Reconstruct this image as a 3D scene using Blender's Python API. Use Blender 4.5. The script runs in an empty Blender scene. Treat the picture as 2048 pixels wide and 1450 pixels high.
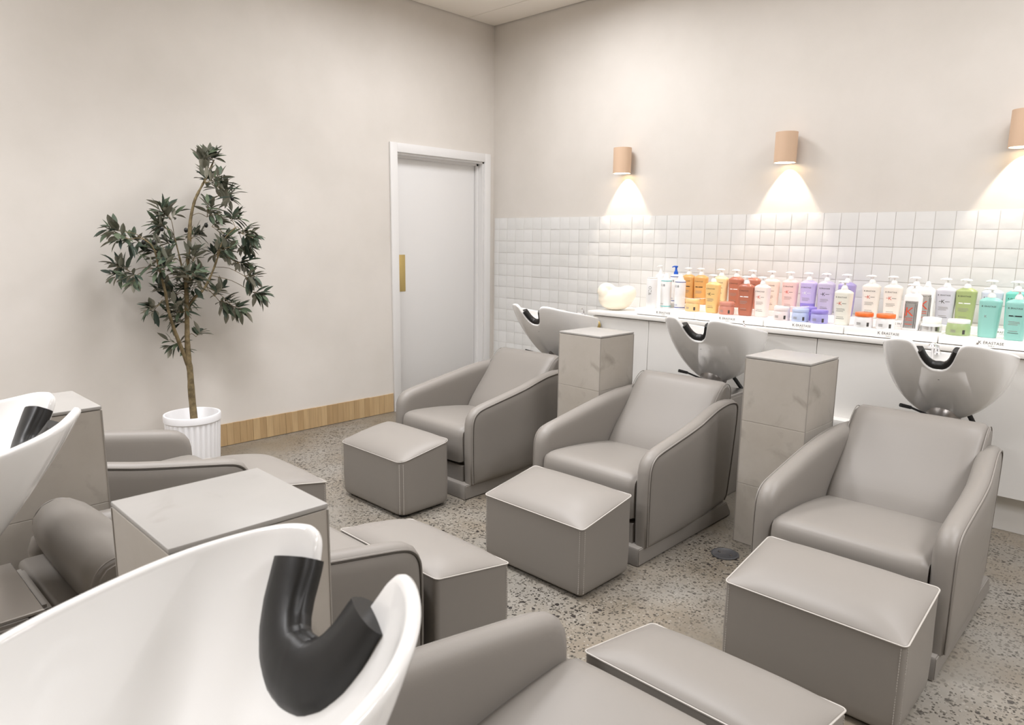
import bpy, bmesh, math, random
from mathutils import Vector, Matrix
rnd = random.Random(7)
S = bpy.context.scene
COL = S.collection
PI = math.pi

# ------------------------------------------------------------------ camera
cam_d = bpy.data.cameras.new('camera')
cam_d.sensor_fit = 'HORIZONTAL'
cam_d.sensor_width = 36.0
cam_d.lens = 36.0 * 1410.4 / 2048.0
cam_d.clip_start = 0.02
cam_d.clip_end = 60
cam_d.dof.use_dof = True
cam_d.dof.focus_distance = 3.1
cam_d.dof.aperture_fstop = 7.0
cam = bpy.data.objects.new('camera', cam_d)
COL.objects.link(cam)
yaw, pitch, roll = math.radians(133.82), math.radians(10.0), math.radians(0.66)
fwd = Vector((math.cos(yaw) * math.cos(pitch), math.sin(yaw) * math.cos(pitch), -math.sin(pitch)))
rgt0 = Vector((math.sin(yaw), -math.cos(yaw), 0))
up0 = rgt0.cross(fwd)
rgt = rgt0 * math.cos(roll) + up0 * math.sin(roll)
upv = up0 * math.cos(roll) - rgt0 * math.sin(roll)
M = Matrix((rgt, upv, -fwd)).transposed().to_4x4()
M.translation = Vector((4.5766, -4.5059, 1.406))
cam.matrix_world = M
S.camera = cam

# ------------------------------------------------------------------ world, view, lights
W = bpy.data.worlds.new('world')
S.world = W
W.use_nodes = True
W.node_tree.nodes['Background'].inputs[0].default_value = (1, 0.95, 0.9, 1)
W.node_tree.nodes['Background'].inputs[1].default_value = 0.15
S.view_settings.view_transform = 'Standard'
S.view_settings.look = 'None'
S.view_settings.gamma = 1.0
S.view_settings.exposure = 0.0
S.view_settings.use_curve_mapping = False
try:
    S.cycles.use_denoising = True
    S.cycles.max_bounces = 10
    S.cycles.diffuse_bounces = 6
    S.cycles.glossy_bounces = 4
    S.cycles.caustics_reflective = False
    S.cycles.caustics_refractive = False
    S.cycles.sample_clamp_indirect = 6.0
except Exception:
    pass

CEIL = 3.182
LAMP_K = 0.84
# recessed ceiling lamps: (x, y, size x, size y, watts, spread in degrees)
LAMPS = [
    (1.50, -2.70, 0.7, 0.7, 29.3, 110),
    (2.90, -2.70, 0.7, 0.7, 24.5, 110),
    (5.80, -2.70, 0.7, 0.7, 44.5, 120),
    (1.40, -1.10, 0.7, 0.7, 36.0, 172),
    (2.80, -1.10, 0.7, 0.7, 11.0, 172),
    (4.30, -1.10, 0.7, 0.7, 27.3, 172),
    (5.80, -1.35, 0.7, 0.7, 40.0, 150),
    (1.05, -2.20, 0.7, 0.7, 7.0, 172),
    (1.05, -4.90, 0.7, 0.7, 66.0, 172),
    (2.50, -6.00, 0.7, 0.7, 78.0, 150),
    (7.00, -3.50, 0.7, 0.7, 55.0, 150),
]
for i, (lx, ly, sx, sy, lw, spread) in enumerate(LAMPS):
    ld = bpy.data.lights.new('ceiling_lamp_light', 'AREA')
    ld.shape = 'RECTANGLE'
    ld.size, ld.size_y = sx, sy
    ld.energy = lw * LAMP_K
    ld.color = (1.0, 0.995, 1.02)
    ld.spread = math.radians(spread)
    lo = bpy.data.objects.new('ceiling_lamp_light', ld)
    lo.location = (lx, ly, CEIL - 0.012)
    COL.objects.link(lo)

# ------------------------------------------------------------------ materials
def srgb(r, g, b):
    def f(c):
        c /= 255.0
        return c / 12.92 if c <= 0.04045 else ((c + 0.055) / 1.055) ** 2.4
    return (f(r), f(g), f(b), 1.0)

MAT = {}
def mat(name, col, rough=0.5, metal=0.0, spec=0.5, coat=0.0, emit=None, estr=0.0):
    m = bpy.data.materials.new(name)
    m.use_nodes = True
    p = m.node_tree.nodes['Principled BSDF']
    p.inputs['Base Color'].default_value = col
    p.inputs['Roughness'].default_value = rough
    p.inputs['Metallic'].default_value = metal
    p.inputs['Specular IOR Level'].default_value = spec
    p.inputs['Coat Weight'].default_value = coat
    if emit:
        p.inputs['Emission Color'].default_value = emit
        p.inputs['Emission Strength'].default_value = estr
    MAT[name] = m
    return m

def nodes(m):
    nt = m.node_tree
    return nt, nt.nodes, nt.links, nt.nodes['Principled BSDF']

def noise_mix(m, c1, c2, scale=4.0, detail=5.0, lo=0.35, hi=0.65, coord='Object', stretch=(1, 1, 1), rough=0.6):
    nt, N, L, p = nodes(m)
    tc = N.new('ShaderNodeTexCoord')
    mp = N.new('ShaderNodeMapping')
    mp.inputs['Scale'].default_value = stretch
    L.new(tc.outputs[coord], mp.inputs[0])
    nz = N.new('ShaderNodeTexNoise')
    nz.inputs['Scale'].default_value = scale
    nz.inputs['Detail'].default_value = detail
    nz.inputs['Roughness'].default_value = rough
    L.new(mp.outputs[0], nz.inputs['Vector'])
    rp = N.new('ShaderNodeValToRGB')
    rp.color_ramp.elements[0].position = lo
    rp.color_ramp.elements[1].position = hi
    rp.color_ramp.elements[0].color = c1
    rp.color_ramp.elements[1].color = c2
    L.new(nz.outputs['Fac'], rp.inputs[0])
    L.new(rp.outputs[0], p.inputs['Base Color'])
    return mp, rp

def bump(m, scale, strength, dist=0.002, detail=3.0):
    nt, N, L, p = nodes(m)
    tc = N.new('ShaderNodeTexCoord')
    nz = N.new('ShaderNodeTexNoise')
    nz.inputs['Scale'].default_value = scale
    nz.inputs['Detail'].default_value = detail
    L.new(tc.outputs['Object'], nz.inputs['Vector'])
    b = N.new('ShaderNodeBump')
    b.inputs['Strength'].default_value = strength
    b.inputs['Distance'].default_value = dist
    L.new(nz.outputs['Fac'], b.inputs['Height'])
    L.new(b.outputs[0], p.inputs['Normal'])

mat('leather', srgb(130, 125, 119), 0.42, spec=0.35)
mat('seam', srgb(66, 60, 52), 0.6)  # dark line beside the arm piping, its shade put into the colour
mat('stool_piping', srgb(172, 167, 160), 0.4, spec=0.35)
bump(MAT['leather'], 260, 0.12, 0.0008)
mat('piping', srgb(147, 142, 135), 0.4, spec=0.35)
mat('ceramic', srgb(236, 235, 233), 0.07, spec=0.5, coat=0.3)
mat('rubber', srgb(26, 25, 24), 0.42, spec=0.4)
mat('black', srgb(18, 18, 18), 0.6)
mat('chrome', (0.82, 0.82, 0.84, 1), 0.08, 1.0)
mat('steel', (0.55, 0.53, 0.51, 1), 0.28, 1.0)
mat('steel_dark', (0.30, 0.28, 0.265, 1), 0.35, 1.0)
mat('cabinet', srgb(232, 230, 226), 0.35)
mat('cabinet_dark', srgb(150, 146, 138), 0.6)
mat('worktop', srgb(240, 238, 234), 0.25)
mat('door_white', srgb(227, 226, 225), 0.4)
mat('brass', (0.62, 0.47, 0.19, 1), 0.38, 0.85)
mat('pot_white', srgb(232, 232, 234), 0.35)
mat('soil', srgb(196, 193, 188), 0.9)
mat('vase', srgb(240, 231, 214), 0.4)
mat('sconce', srgb(212, 182, 155), 0.55)
mat('sconce_in', srgb(245, 235, 215), 0.6)
mat('ceiling_mat', srgb(241, 235, 226), 0.85)
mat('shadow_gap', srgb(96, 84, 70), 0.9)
mat('lamp_diffuser', srgb(240, 240, 240), 0.5, emit=(1, 0.96, 0.9, 1), estr=1.0)
mat('lamp_frame', srgb(235, 235, 235), 0.4)
mat('grout', srgb(206, 203, 198), 0.8)
mat('drain', srgb(92, 92, 94), 0.45, 0.5)
mat('tray', srgb(242, 241, 239), 0.3)
mat('print_dark', srgb(70, 66, 62), 0.6)
mat('print_grey', srgb(150, 146, 142), 0.6)
mat('print_white', srgb(245, 245, 245), 0.5)
mat('print_red', srgb(214, 82, 58), 0.5)
mat('print_black', srgb(25, 30, 32), 0.5)
mat('print_teal', srgb(70, 190, 190), 0.5)
mat('print_navy', srgb(60, 80, 150), 0.5)
mat('plastic_white', srgb(244, 243, 241), 0.3)
mat('plastic_blue', srgb(20, 90, 200), 0.3)
mat('silver_label', (0.62, 0.62, 0.62, 1), 0.22, 0.9)
mat('orange_lid', srgb(240, 120, 55), 0.35)
mat('olive_fruit', srgb(22, 22, 18), 0.3)

# walls: warm polished plaster
mat('plaster', srgb(221, 212, 203), 0.62)
noise_mix(MAT['plaster'], srgb(211, 206, 199), srgb(220, 215, 209), 1.7, 6, 0.3, 0.7)
mat('zellige', srgb(238, 238, 237), 0.1, spec=0.5)
def zel(m):
    nt, N, L, p = nodes(m)
    g = N.new('ShaderNodeNewGeometry')
    rp = N.new('ShaderNodeValToRGB')
    rp.color_ramp.elements[0].color = srgb(223, 223, 221)
    rp.color_ramp.elements[1].color = srgb(229, 229, 228)
    L.new(g.outputs['Random Per Island'], rp.inputs[0])
    L.new(rp.outputs[0], p.inputs['Base Color'])
    bump(m, 26, 0.35, 0.004, 1.5)
zel(MAT['zellige'])
mat('skirting', srgb(190, 158, 112), 0.7)
def skirt(m):
    nt, N, L, p = nodes(m)
    g = N.new('ShaderNodeNewGeometry')
    rp = N.new('ShaderNodeValToRGB')
    rp.color_ramp.elements[0].color = srgb(186, 155, 112)
    rp.color_ramp.elements[1].color = srgb(207, 177, 133)
    L.new(g.outputs['Random Per Island'], rp.inputs[0])
    tc = N.new('ShaderNodeTexCoord')
    mp = N.new('ShaderNodeMapping')
    mp.inputs['Scale'].default_value = (60, 60, 5)
    L.new(tc.outputs['Object'], mp.inputs[0])
    nz = N.new('ShaderNodeTexNoise')
    nz.inputs['Scale'].default_value = 1.0
    nz.inputs['Detail'].default_value = 4
    L.new(mp.outputs[0], nz.inputs['Vector'])
    mx = N.new('ShaderNodeMixRGB')
    mx.blend_type = 'MULTIPLY'
    mx.inputs[0].default_value = 0.35
    L.new(rp.outputs[0], mx.inputs[1])
    L.new(nz.outputs['Fac'], mx.inputs[2])
    L.new(mx.outputs[0], p.inputs['Base Color'])
skirt(MAT['skirting'])

def floor_material():
    m = mat('floor_mat', srgb(170, 163, 150), 0.32, spec=0.4)
    nt, N, L, p = nodes(m)
    tc = N.new('ShaderNodeTexCoord')
    def math_(op, a, b=None, clamp=False):
        n = N.new('ShaderNodeMath')
        n.operation = op
        n.use_clamp = clamp
        for i, v in enumerate((a, b)):
            if v is None:
                continue
            if isinstance(v, (int, float)):
                n.inputs[i].default_value = v
            else:
                L.new(v, n.inputs[i])
        return n.outputs[0]
    def ramp(v, p0, p1):
        n = N.new('ShaderNodeMapRange')
        n.inputs['From Min'].default_value = p0
        n.inputs['From Max'].default_value = p1
        L.new(v, n.inputs['Value'])
        return n.outputs[0]
    def noise(scale, detail=3.0):
        n = N.new('ShaderNodeTexNoise')
        n.inputs['Scale'].default_value = scale
        n.inputs['Detail'].default_value = detail
        L.new(tc.outputs['Object'], n.inputs['Vector'])
        return n
    def vor(scale, warp=0.0):
        v = N.new('ShaderNodeTexVoronoi')
        v.inputs['Scale'].default_value = scale
        nz = noise(scale * 0.7, 1.0)
        mx = N.new('ShaderNodeMixRGB')
        mx.inputs[0].default_value = warp
        L.new(tc.outputs['Object'], mx.inputs[1])
        L.new(nz.outputs['Color'], mx.inputs[2])
        L.new(mx.outputs[0], v.inputs['Vector'])
        sep = N.new('ShaderNodeSeparateColor')
        L.new(v.outputs['Color'], sep.inputs[0])
        return v.outputs['Distance'], sep.outputs[0], sep.outputs[1]
    big = noise(1.1, 3.0).outputs['Fac']
    expo = ramp(big, 0.36, 0.58)                 # where the aggregate is exposed
    base = N.new('ShaderNodeMixRGB')
    base.inputs[1].default_value = srgb(120, 111, 97)
    base.inputs[2].default_value = srgb(132, 128, 120)
    L.new(ramp(noise(2.3, 5.0).outputs['Fac'], 0.35, 0.65), base.inputs[0])
    col = base.outputs[0]
    for scale, thr_d, thr_r, c, dens in ((62, 0.40, 0.42, srgb(79, 75, 68), 0.85), (85, 0.36, 0.70, srgb(153, 149, 141), 0.6),
                                        (95, 0.36, 0.46, srgb(42, 38, 33), 0.95), (48, 0.36, 0.80, srgb(42, 38, 36), 0.95)):
        d, r, g = vor(scale, 0.012)
        near = math_('LESS_THAN', d, math_('MULTIPLY', math_('ADD', g, 0.35), thr_d))
        pick = math_('GREATER_THAN', r, thr_r)
        f = math_('MULTIPLY', math_('MULTIPLY', near, pick), math_('MULTIPLY', math_('ADD', math_('MULTIPLY', expo, 0.82), 0.18), dens), True)
        mx = N.new('ShaderNodeMixRGB')
        L.new(f, mx.inputs[0])
        L.new(col, mx.inputs[1])
        mx.inputs[2].default_value = c
        col = mx.outputs[0]
    L.new(col, p.inputs['Base Color'])
floor_material()

def concrete(name, c_light, c_mid, c_dark, rough=0.5):
    m = mat(name, c_mid, rough, spec=0.35)
    nt, N, L, p = nodes(m)
    mp, rp = noise_mix(m, c_mid, c_light, 2.6, 6, 0.32, 0.68, rough=0.62)
    nz = N.new('ShaderNodeTexNoise')
    nz.inputs['Scale'].default_value = 7.5
    nz.inputs['Detail'].default_value = 7
    nz.inputs['Distortion'].default_value = 0.7
    L.new(mp.outputs[0], nz.inputs['Vector'])
    r2 = N.new('ShaderNodeMapRange')
    r2.inputs['From Min'].default_value = 0.56
    r2.inputs['From Max'].default_value = 0.78
    r2.inputs['To Max'].default_value = 0.75
    L.new(nz.outputs['Fac'], r2.inputs['Value'])
    mx = N.new('ShaderNodeMixRGB')
    L.new(r2.outputs[0], mx.inputs[0])
    L.new(rp.outputs[0], mx.inputs[1])
    mx.inputs[2].default_value = c_dark
    L.new(mx.outputs[0], p.inputs['Base Color'])
concrete('stone', srgb(177, 171, 163), srgb(165, 158, 148), srgb(131, 126, 115))
concrete('stone_top', srgb(163, 160, 156), srgb(156, 153, 148), srgb(139, 133, 127), 0.4)

mat('bark', srgb(112, 98, 70), 0.8)
noise_mix(MAT['bark'], srgb(88, 76, 52), srgb(130, 114, 82), 30, 5, 0.35, 0.65)
def leaf_material():
    m = mat('leaf', srgb(70, 84, 66), 0.5, spec=0.3)
    nt, N, L, p = nodes(m)
    g = N.new('ShaderNodeNewGeometry')
    r1 = N.new('ShaderNodeValToRGB')
    r1.color_ramp.elements[0].color = srgb(40, 52, 46)
    r1.color_ramp.elements[1].color = srgb(84, 96, 74)
    r2 = N.new('ShaderNodeValToRGB')
    r2.color_ramp.elements[0].color = srgb(120, 122, 108)
    r2.color_ramp.elements[1].color = srgb(172, 170, 156)
    L.new(g.outputs['Random Per Island'], r1.inputs[0])
    L.new(g.outputs['Random Per Island'], r2.inputs[0])
    mx = N.new('ShaderNodeMixRGB')
    L.new(g.outputs['Backfacing'], mx.inputs[0])
    L.new(r1.outputs[0], mx.inputs[1])
    L.new(r2.outputs[0], mx.inputs[2])
    L.new(mx.outputs[0], p.inputs['Base Color'])
leaf_material()

# ------------------------------------------------------------------ object helpers
def link(name, me, m=None, parent=None, smooth=True, loc=None, rotz=0.0, angle=40):
    o = bpy.data.objects.new(name, me)
    COL.objects.link(o)
    if m is not None and len(me.materials) == 0:
        me.materials.append(MAT[m] if isinstance(m, str) else m)
    if parent is not None:
        o.parent = parent
    if loc is not None:
        o.location = loc
    o.rotation_euler.z = rotz
    return o

def to_mesh(bm, name, smooth=True, angle=40):
    bmesh.ops.recalc_face_normals(bm, faces=bm.faces[:])
    if smooth:
        ca = math.radians(angle)
        for f in bm.faces:
            f.smooth = True
        for e in bm.edges:
            if len(e.link_faces) == 2 and e.calc_face_angle(0) > ca:
                e.smooth = False
    me = bpy.data.meshes.new(name)
    bm.to_mesh(me)
    bm.free()
    return me

def obj(name, bm, m, parent=None, smooth=True, loc=None, rotz=0.0, angle=40):
    return link(name, to_mesh(bm, name, smooth, angle), m, parent, loc=loc, rotz=rotz)

def thing(name, label, cat, loc=(0, 0, 0), rotz=0.0, group=None):
    o = bpy.data.objects.new(name, None)
    o.empty_display_size = 0.1
    COL.objects.link(o)
    o.location = loc
    o.rotation_euler.z = rotz
    return tag(o, label, cat, group)

def tag(o, label, cat, group=None):
    o['label'] = label
    o['category'] = cat
    if group:
        o['group'] = group
    return o

def struct(o):
    o['kind'] = 'structure'
    return o

def add_box(bm, x0, x1, y0, y1, z0, z1, bev=0.0, seg=2, mtx=None):
    vs = [bm.verts.new((x, y, z)) for x in (x0, x1) for y in (y0, y1) for z in (z0, z1)]
    idx = [(0, 1, 3, 2), (4, 6, 7, 5), (0, 4, 5, 1), (2, 3, 7, 6), (0, 2, 6, 4), (1, 5, 7, 3)]
    fs = [bm.faces.new([vs[i] for i in q]) for q in idx]
    if bev > 0:
        es = list({e for f in fs for e in f.edges})
        r = bmesh.ops.bevel(bm, geom=es, offset=bev, segments=seg, profile=0.5, affect='EDGES')
        vs = list({v for f in r['faces'] for v in f.verts} | {v for v in vs if v.is_valid})
    if mtx is not None:
        bmesh.ops.transform(bm, matrix=mtx, verts=[v for v in vs if v.is_valid])
    return vs

def box_obj(name, x0, x1, y0, y1, z0, z1, m, bev=0.0, parent=None, seg=2, loc=None, rotz=0.0):
    bm = bmesh.new()
    add_box(bm, x0, x1, y0, y1, z0, z1, bev, seg)
    return obj(name, bm, m, parent, loc=loc, rotz=rotz)

def loft(bm, rings, close=True, cap0=True, cap1=True):
    rv = [[bm.verts.new(p) for p in r] for r in rings]
    n = len(rings[0])
    for a, b in zip(rv[:-1], rv[1:]):
        for i in range(n if close else n - 1):
            j = (i + 1) % n
            bm.faces.new((a[i], a[j], b[j], b[i]))
    if cap0:
        bm.faces.new(rv[0][::-1])
    if cap1:
        bm.faces.new(rv[-1])
    return rv

def lathe(bm, prof, n=32, cx=0.0, cy=0.0, cap0=True, cap1=True):
    rings = [[(cx + r * math.cos(2 * PI * i / n), cy + r * math.sin(2 * PI * i / n), z) for i in range(n)] for r, z in prof]
    return loft(bm, rings, True, cap0, cap1)

def tube(bm, pts, radii, n=8, closed=False, caps=True):
    pts = [Vector(p) for p in pts]
    k = len(pts)
    if not isinstance(radii, (list, tuple)):
        radii = [radii] * k
    rings = []
    ref = None
    for i in range(k):
        if closed:
            t = pts[(i + 1) % k] - pts[i - 1]
        else:
            t = pts[min(i + 1, k - 1)] - pts[max(i - 1, 0)]
        t.normalize()
        if ref is None:
            ref = Vector((0, 0, 1)) if abs(t.z) < 0.9 else Vector((1, 0, 0))
        a = (ref - t * ref.dot(t))
        if a.length < 1e-5:
            a = t.orthogonal()
        a.normalize()
        b = t.cross(a)
        ref = a
        rings.append([pts[i] + (a * math.cos(2 * PI * j / n) + b * math.sin(2 * PI * j / n)) * radii[i] for j in range(n)])
    if closed:
        rv = loft(bm, rings, True, False, False)
        for i in range(n):
            j = (i + 1) % n
            bm.faces.new((rv[-1][i], rv[-1][j], rv[0][j], rv[0][i]))
    else:
        loft(bm, rings, True, caps, caps)

def smooth_curve(pts, sub=6):
    """Catmull-Rom through the points."""
    P = [Vector(p) for p in pts]
    out = []
    for i in range(len(P) - 1):
        p0, p1, p2, p3 = P[max(i - 1, 0)], P[i], P[i + 1], P[min(i + 2, len(P) - 1)]
        for s in range(sub):
            t = s / sub
            out.append(0.5 * ((2 * p1) + (p2 - p0) * t + (2 * p0 - 5 * p1 + 4 * p2 - p3) * t * t + (3 * p1 - p0 - 3 * p2 + p3) * t ** 3))
    out.append(P[-1])
    return out

def lerp(a, b, t):
    return a + (b - a) * t

def sstep(a, b, x):
    t = max(0.0, min(1.0, (x - a) / (b - a)))
    return t * t * (3 - 2 * t)

def text_polys(body, size, spacing=1.0):
    cu = bpy.data.curves.new('txt', 'FONT')
    cu.body = body
    cu.size = size
    cu.align_x = 'CENTER'
    cu.space_character = spacing
    cu.resolution_u = 2
    o = bpy.data.objects.new('txt', cu)
    me = bpy.data.meshes.new_from_object(o)
    V = [(v.co.x, v.co.y) for v in me.vertices]
    F = [tuple(p.vertices) for p in me.polygons]
    bpy.data.objects.remove(o)
    bpy.data.curves.remove(cu)
    bpy.data.meshes.remove(me)
    return V, F

TXT = {}
def add_text(bm, body, size, fn, mi=0, spacing=1.0, key=None):
    """lettering: flat polygons placed by fn(u, v) -> point; mi = material slot"""
    k = (body, size, spacing)
    if k not in TXT:
        TXT[k] = text_polys(body, size, spacing)
    V, F = TXT[k]
    vs = [bm.verts.new(fn(u, v)) for u, v in V]
    for f in F:
        try:
            nf = bm.faces.new([vs[i] for i in f])
            nf.material_index = mi
        except ValueError:
            pass

def add_rect(bm, u0, u1, v0, v1, fn, mi=0, nu=1):
    for i in range(nu):
        a, b = lerp(u0, u1, i / nu), lerp(u0, u1, (i + 1) / nu)
        f = bm.faces.new([bm.verts.new(fn(*q)) for q in ((a, v0), (b, v0), (b, v1), (a, v1))])
        f.material_index = mi
# ------------------------------------------------------------------ the room
RX, RY = 8.4, -7.6          # far ends of the room (behind the camera)
struct(box_obj('floor', -0.3, RX, RY, 0.3, -0.1, 0.0, 'floor_mat'))

# ceiling: plasterboard panels with narrow joints
bm = bmesh.new()
ys = [0.0, -0.31] + [-0.31 - 1.2 * k for k in range(1, 7)]
ys[-1] = RY
xs = [0.0, 2.4, 4.8, 7.2, RX]
for a, b in zip(ys[:-1], ys[1:]):
    for c, d in zip(xs[:-1], xs[1:]):
        add_box(bm, c + (0.008 if c == 0 else 0.002), d - 0.002, b + 0.0025, a - (0.010 if a == 0 else 0.0025), CEIL, CEIL + 0.03)
ceil = struct(obj('ceiling', bm, 'ceiling_mat', smooth=False))
struct(box_obj('ceiling_backing', -0.3, RX, RY, 0.3, CEIL + 0.012, CEIL + 0.1, 'shadow_gap', parent=None))
bpy.data.objects['ceiling_backing'].name = 'trim_2'

# left wall with the door opening
DY0, DY1, DZ = -1.061, -0.118, 2.055
bm = bmesh.new()
add_box(bm, -0.15, 0.0, RY, DY0, 0, CEIL + 0.012)
add_box(bm, -0.15, 0.0, DY1, 0.15, 0, CEIL + 0.012)
add_box(bm, -0.15, 0.0, DY0, DY1, DZ, CEIL + 0.012)
struct(obj('wall_left', bm, 'plaster', smooth=False))
struct(box_obj('wall_back', 0.0, RX, 0.0, 0.15, 0, CEIL + 0.012, 'plaster'))
struct(box_obj('wall_right', RX, RX + 0.15, RY, 0.15, 0, CEIL + 0.012, 'plaster'))
struct(box_obj('wall_front', -0.15, RX + 0.15, RY - 0.15, RY, 0, CEIL + 0.012, 'plaster'))

# door: recessed white leaf, jamb, architrave, brass finger plate
door = bpy.data.objects.new('door_1', None)
COL.objects.link(door)
struct(door)
box_obj('leaf', -0.125, -0.082, DY0 - 0.03, DY1 - 0.038, 0.008, DZ - 0.02, 'door_white', 0.002, door)
bm = bmesh.new()
add_box(bm, -0.148, -0.001, DY1 - 0.016, DY1 + 0.004, 0, DZ)          # right jamb lining
add_box(bm, -0.148, -0.055, DY1 - 0.034, DY1 - 0.014, 0, DZ - 0.004)  # stop
add_box(bm, -0.148, -0.001, DY0 + 0.0, DY1, DZ - 0.016, DZ + 0.004)   # head lining
add_box(bm, -0.148, -0.055, DY0 + 0.0, DY1 - 0.014, DZ - 0.034, DZ - 0.014)
add_box(bm, -0.148, -0.001, DY0 - 0.004, DY0 + 0.004, 0, DZ)
obj('jamb', bm, 'door_white', door, smooth=False)
box_obj('door_back', -0.15, -0.126, DY0 - 0.01, DY1 + 0.01, 0, DZ, 'door_white', 0, door)
bm = bmesh.new()
add_box(bm, 0.0005, 0.018, DY0 - 0.066, DY0 + 0.002, 0, DZ + 0.068, 0.002)
add_box(bm, 0.0005, 0.018, DY1 - 0.002, DY1 + 0.066, 0, DZ + 0.068, 0.002)
add_box(bm, 0.0007, 0.0175, DY0 + 0.002, DY1 - 0.002, DZ - 0.002, DZ + 0.0675, 0.002)
obj('architrave', bm, 'door_white', door)
pl = box_obj('finger_plate', -0.0818, -0.0795, -1.012, -0.926, 0.966, 1.263, 'brass', 0.0008, door)
pl['label'] = 'flat brass finger plate'

# skirting of upright sandstone-coloured tiles on the left wall
bm = bmesh.new()
y = -1.132
while y > RY + 0.1:
    w = 0.048 + rnd.uniform(-0.002, 0.002)
    add_box(bm, 0.0005, 0.011 + rnd.uniform(-0.0012, 0.0012), y - w, y - 0.0012, 0.003, 0.153 + rnd.uniform(-0.001, 0.001))
    y -= w
struct(obj('baseboard_left', bm, 'skirting', smooth=False))

# glazed hand-made wall tiles: rows of 10 cm from 1.58 m down
TOPZ, PX = 1.58, 0.1005
bm = bmesh.new()
g = 4
cols = [(0.022, 0.0800)] + [(0.08 + PX * i, 0.08 + PX * (i + 1)) for i in range(0, 47)]
for row in range(16):
    z1 = TOPZ - 0.1 * row
    z0 = max(z1 - 0.1, 0.0)
    if z1 - z0 < 0.02:
        continue
    for (x0, x1) in cols:
        if x0 > 1.75 and z1 < 0.91:
            continue
        th = 0.0075 + rnd.uniform(-0.0012, 0.0012)
        tx, tz = rnd.uniform(-0.010, 0.010), rnd.uniform(-0.010, 0.010)
        gx = 0.0013
        grid = []
        for a in range(g + 1):
            for b in range(g + 1):
                u, v = a / g, b / g
                x = lerp(x0 + gx + rnd.uniform(0, 0.0006), x1 - gx, u)
                z = lerp(z0 + gx, z1 - gx, v)
                edge = min(u, v, 1 - u, 1 - v)
                yy = -(th + tx * (u - 0.5) * (x1 - x0) + tz * (v - 0.5) * (z1 - z0)) - rnd.uniform(0, 0.0009)
                if edge < 1e-6:
                    yy += 0.0022
                grid.append(bm.verts.new((x, yy, z)))
        for a in range(g):
            for b in range(g):
                q = [grid[a * (g + 1) + b], grid[(a + 1) * (g + 1) + b], grid[(a + 1) * (g + 1) + b + 1], grid[a * (g + 1) + b + 1]]
                bm.faces.new(q)
        rim = [grid[a * (g + 1)] for a in range(g + 1)] + [grid[g * (g + 1) + b] for b in range(1, g + 1)] + \
              [grid[a * (g + 1) + g] for a in range(g - 1, -1, -1)] + [grid[b] for b in range(g - 1, 0, -1)]
        back = [bm.verts.new((v.co.x, -0.0005, v.co.z)) for v in rim]
        for i in range(len(rim)):
            j = (i + 1) % len(rim)
            bm.faces.new((rim[i], back[i], back[j], rim[j]))
struct(obj('wall_tiling', bm, 'zellige', angle=60))
bpy.data.objects['wall_tiling'].name = 'wall_back_tiles'
struct(box_obj('trim_1', 0.021, 4.9, -0.0036, -0.0002, 0, TOPZ + 0.001, 'grout'))

# ceiling lamps: shallow recessed frames around the lamp openings
for i, (lx, ly, sx, sy, lw, spread) in enumerate(LAMPS):
    t = thing('ceiling_lamp', 'flat white ceiling lamp panel above the wash chairs', 'ceiling lamp', (lx, ly, CEIL), 0, 'ceiling lamp panels')
    bm = bmesh.new()
    a, b = sx / 2, sy / 2
    for (x0, x1, y0, y1) in ((-a - .03, -a, -b - .03, b + .03), (a, a + .03, -b - .03, b + .03), (-a, a, -b - .03, -b), (-a, a, b, b + .03)):
        add_box(bm, x0, x1, y0, y1, -0.014, -0.0005)
    obj('frame', bm, 'lamp_frame', t, smooth=False)
    box_obj('diffuser', -a, a, -b, b, -0.008, -0.0005, 'lamp_diffuser', 0, t)

# floor drain between the second and third chair of the back row
t = thing('floor_drain', 'round grey metal floor drain cover beside the stone column near the aisle', 'drain', (3.198, -1.655, 0))
bm = bmesh.new()
lathe(bm, [(0.062, 0.0003), (0.062, 0.004), (0.054, 0.005), (0.052, 0.0035), (0.0, 0.0035)], 40, cap1=False)
obj('cover', bm, 'drain', t)
for k in (-0.028, 0.028):
    bm = bmesh.new()
    lathe(bm, [(0.006, 0.0034), (0.006, 0.0055), (0.003, 0.006)], 12, cx=k)
    obj('screw', bm, 'steel_dark', t)
# ------------------------------------------------------------------ wash chairs
# chair frame: x across, y from the front (0) to the back, z up; sitter faces -y
ARM = [(.046, .085), (.043, .20), (.042, .33), (.045, .41), (.052, .44), (.066, .463), (.092, .481), (.13, .492), (.19, .503), (.275, .518),
       (.355, .532), (.47, .553), (.58, .576), (.67, .590), (.77, .597), (.83, .595), (.875, .588), (.897, .574), (.905, .55),
       (.902, .48), (.885, .36), (.87, .26), (.852, .17), (.838, .11), (.815, .086), (.60, .083), (.35, .083), (.10, .083)]

def arm_shift(y):
    return -0.040 * sstep(0.38, 0.92, y)

def offset_loop(P, d):
    n = len(P)
    out = []
    for i in range(n):
        a, b, c = Vector(P[i - 1]), Vector(P[i]), Vector(P[(i + 1) % n])
        t = ((b - a).normalized() + (c - b).normalized())
        if t.length < 1e-6:
            t = c - b
        t.normalize()
        nrm = Vector((-t.y, t.x))       # outline runs front -> top -> back: the outside is on its left
        out.append((b.x + nrm.x * d, b.y + nrm.y * d))
    return out

ARM_OUT, ARM_IN = 0.334, 0.262

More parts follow.
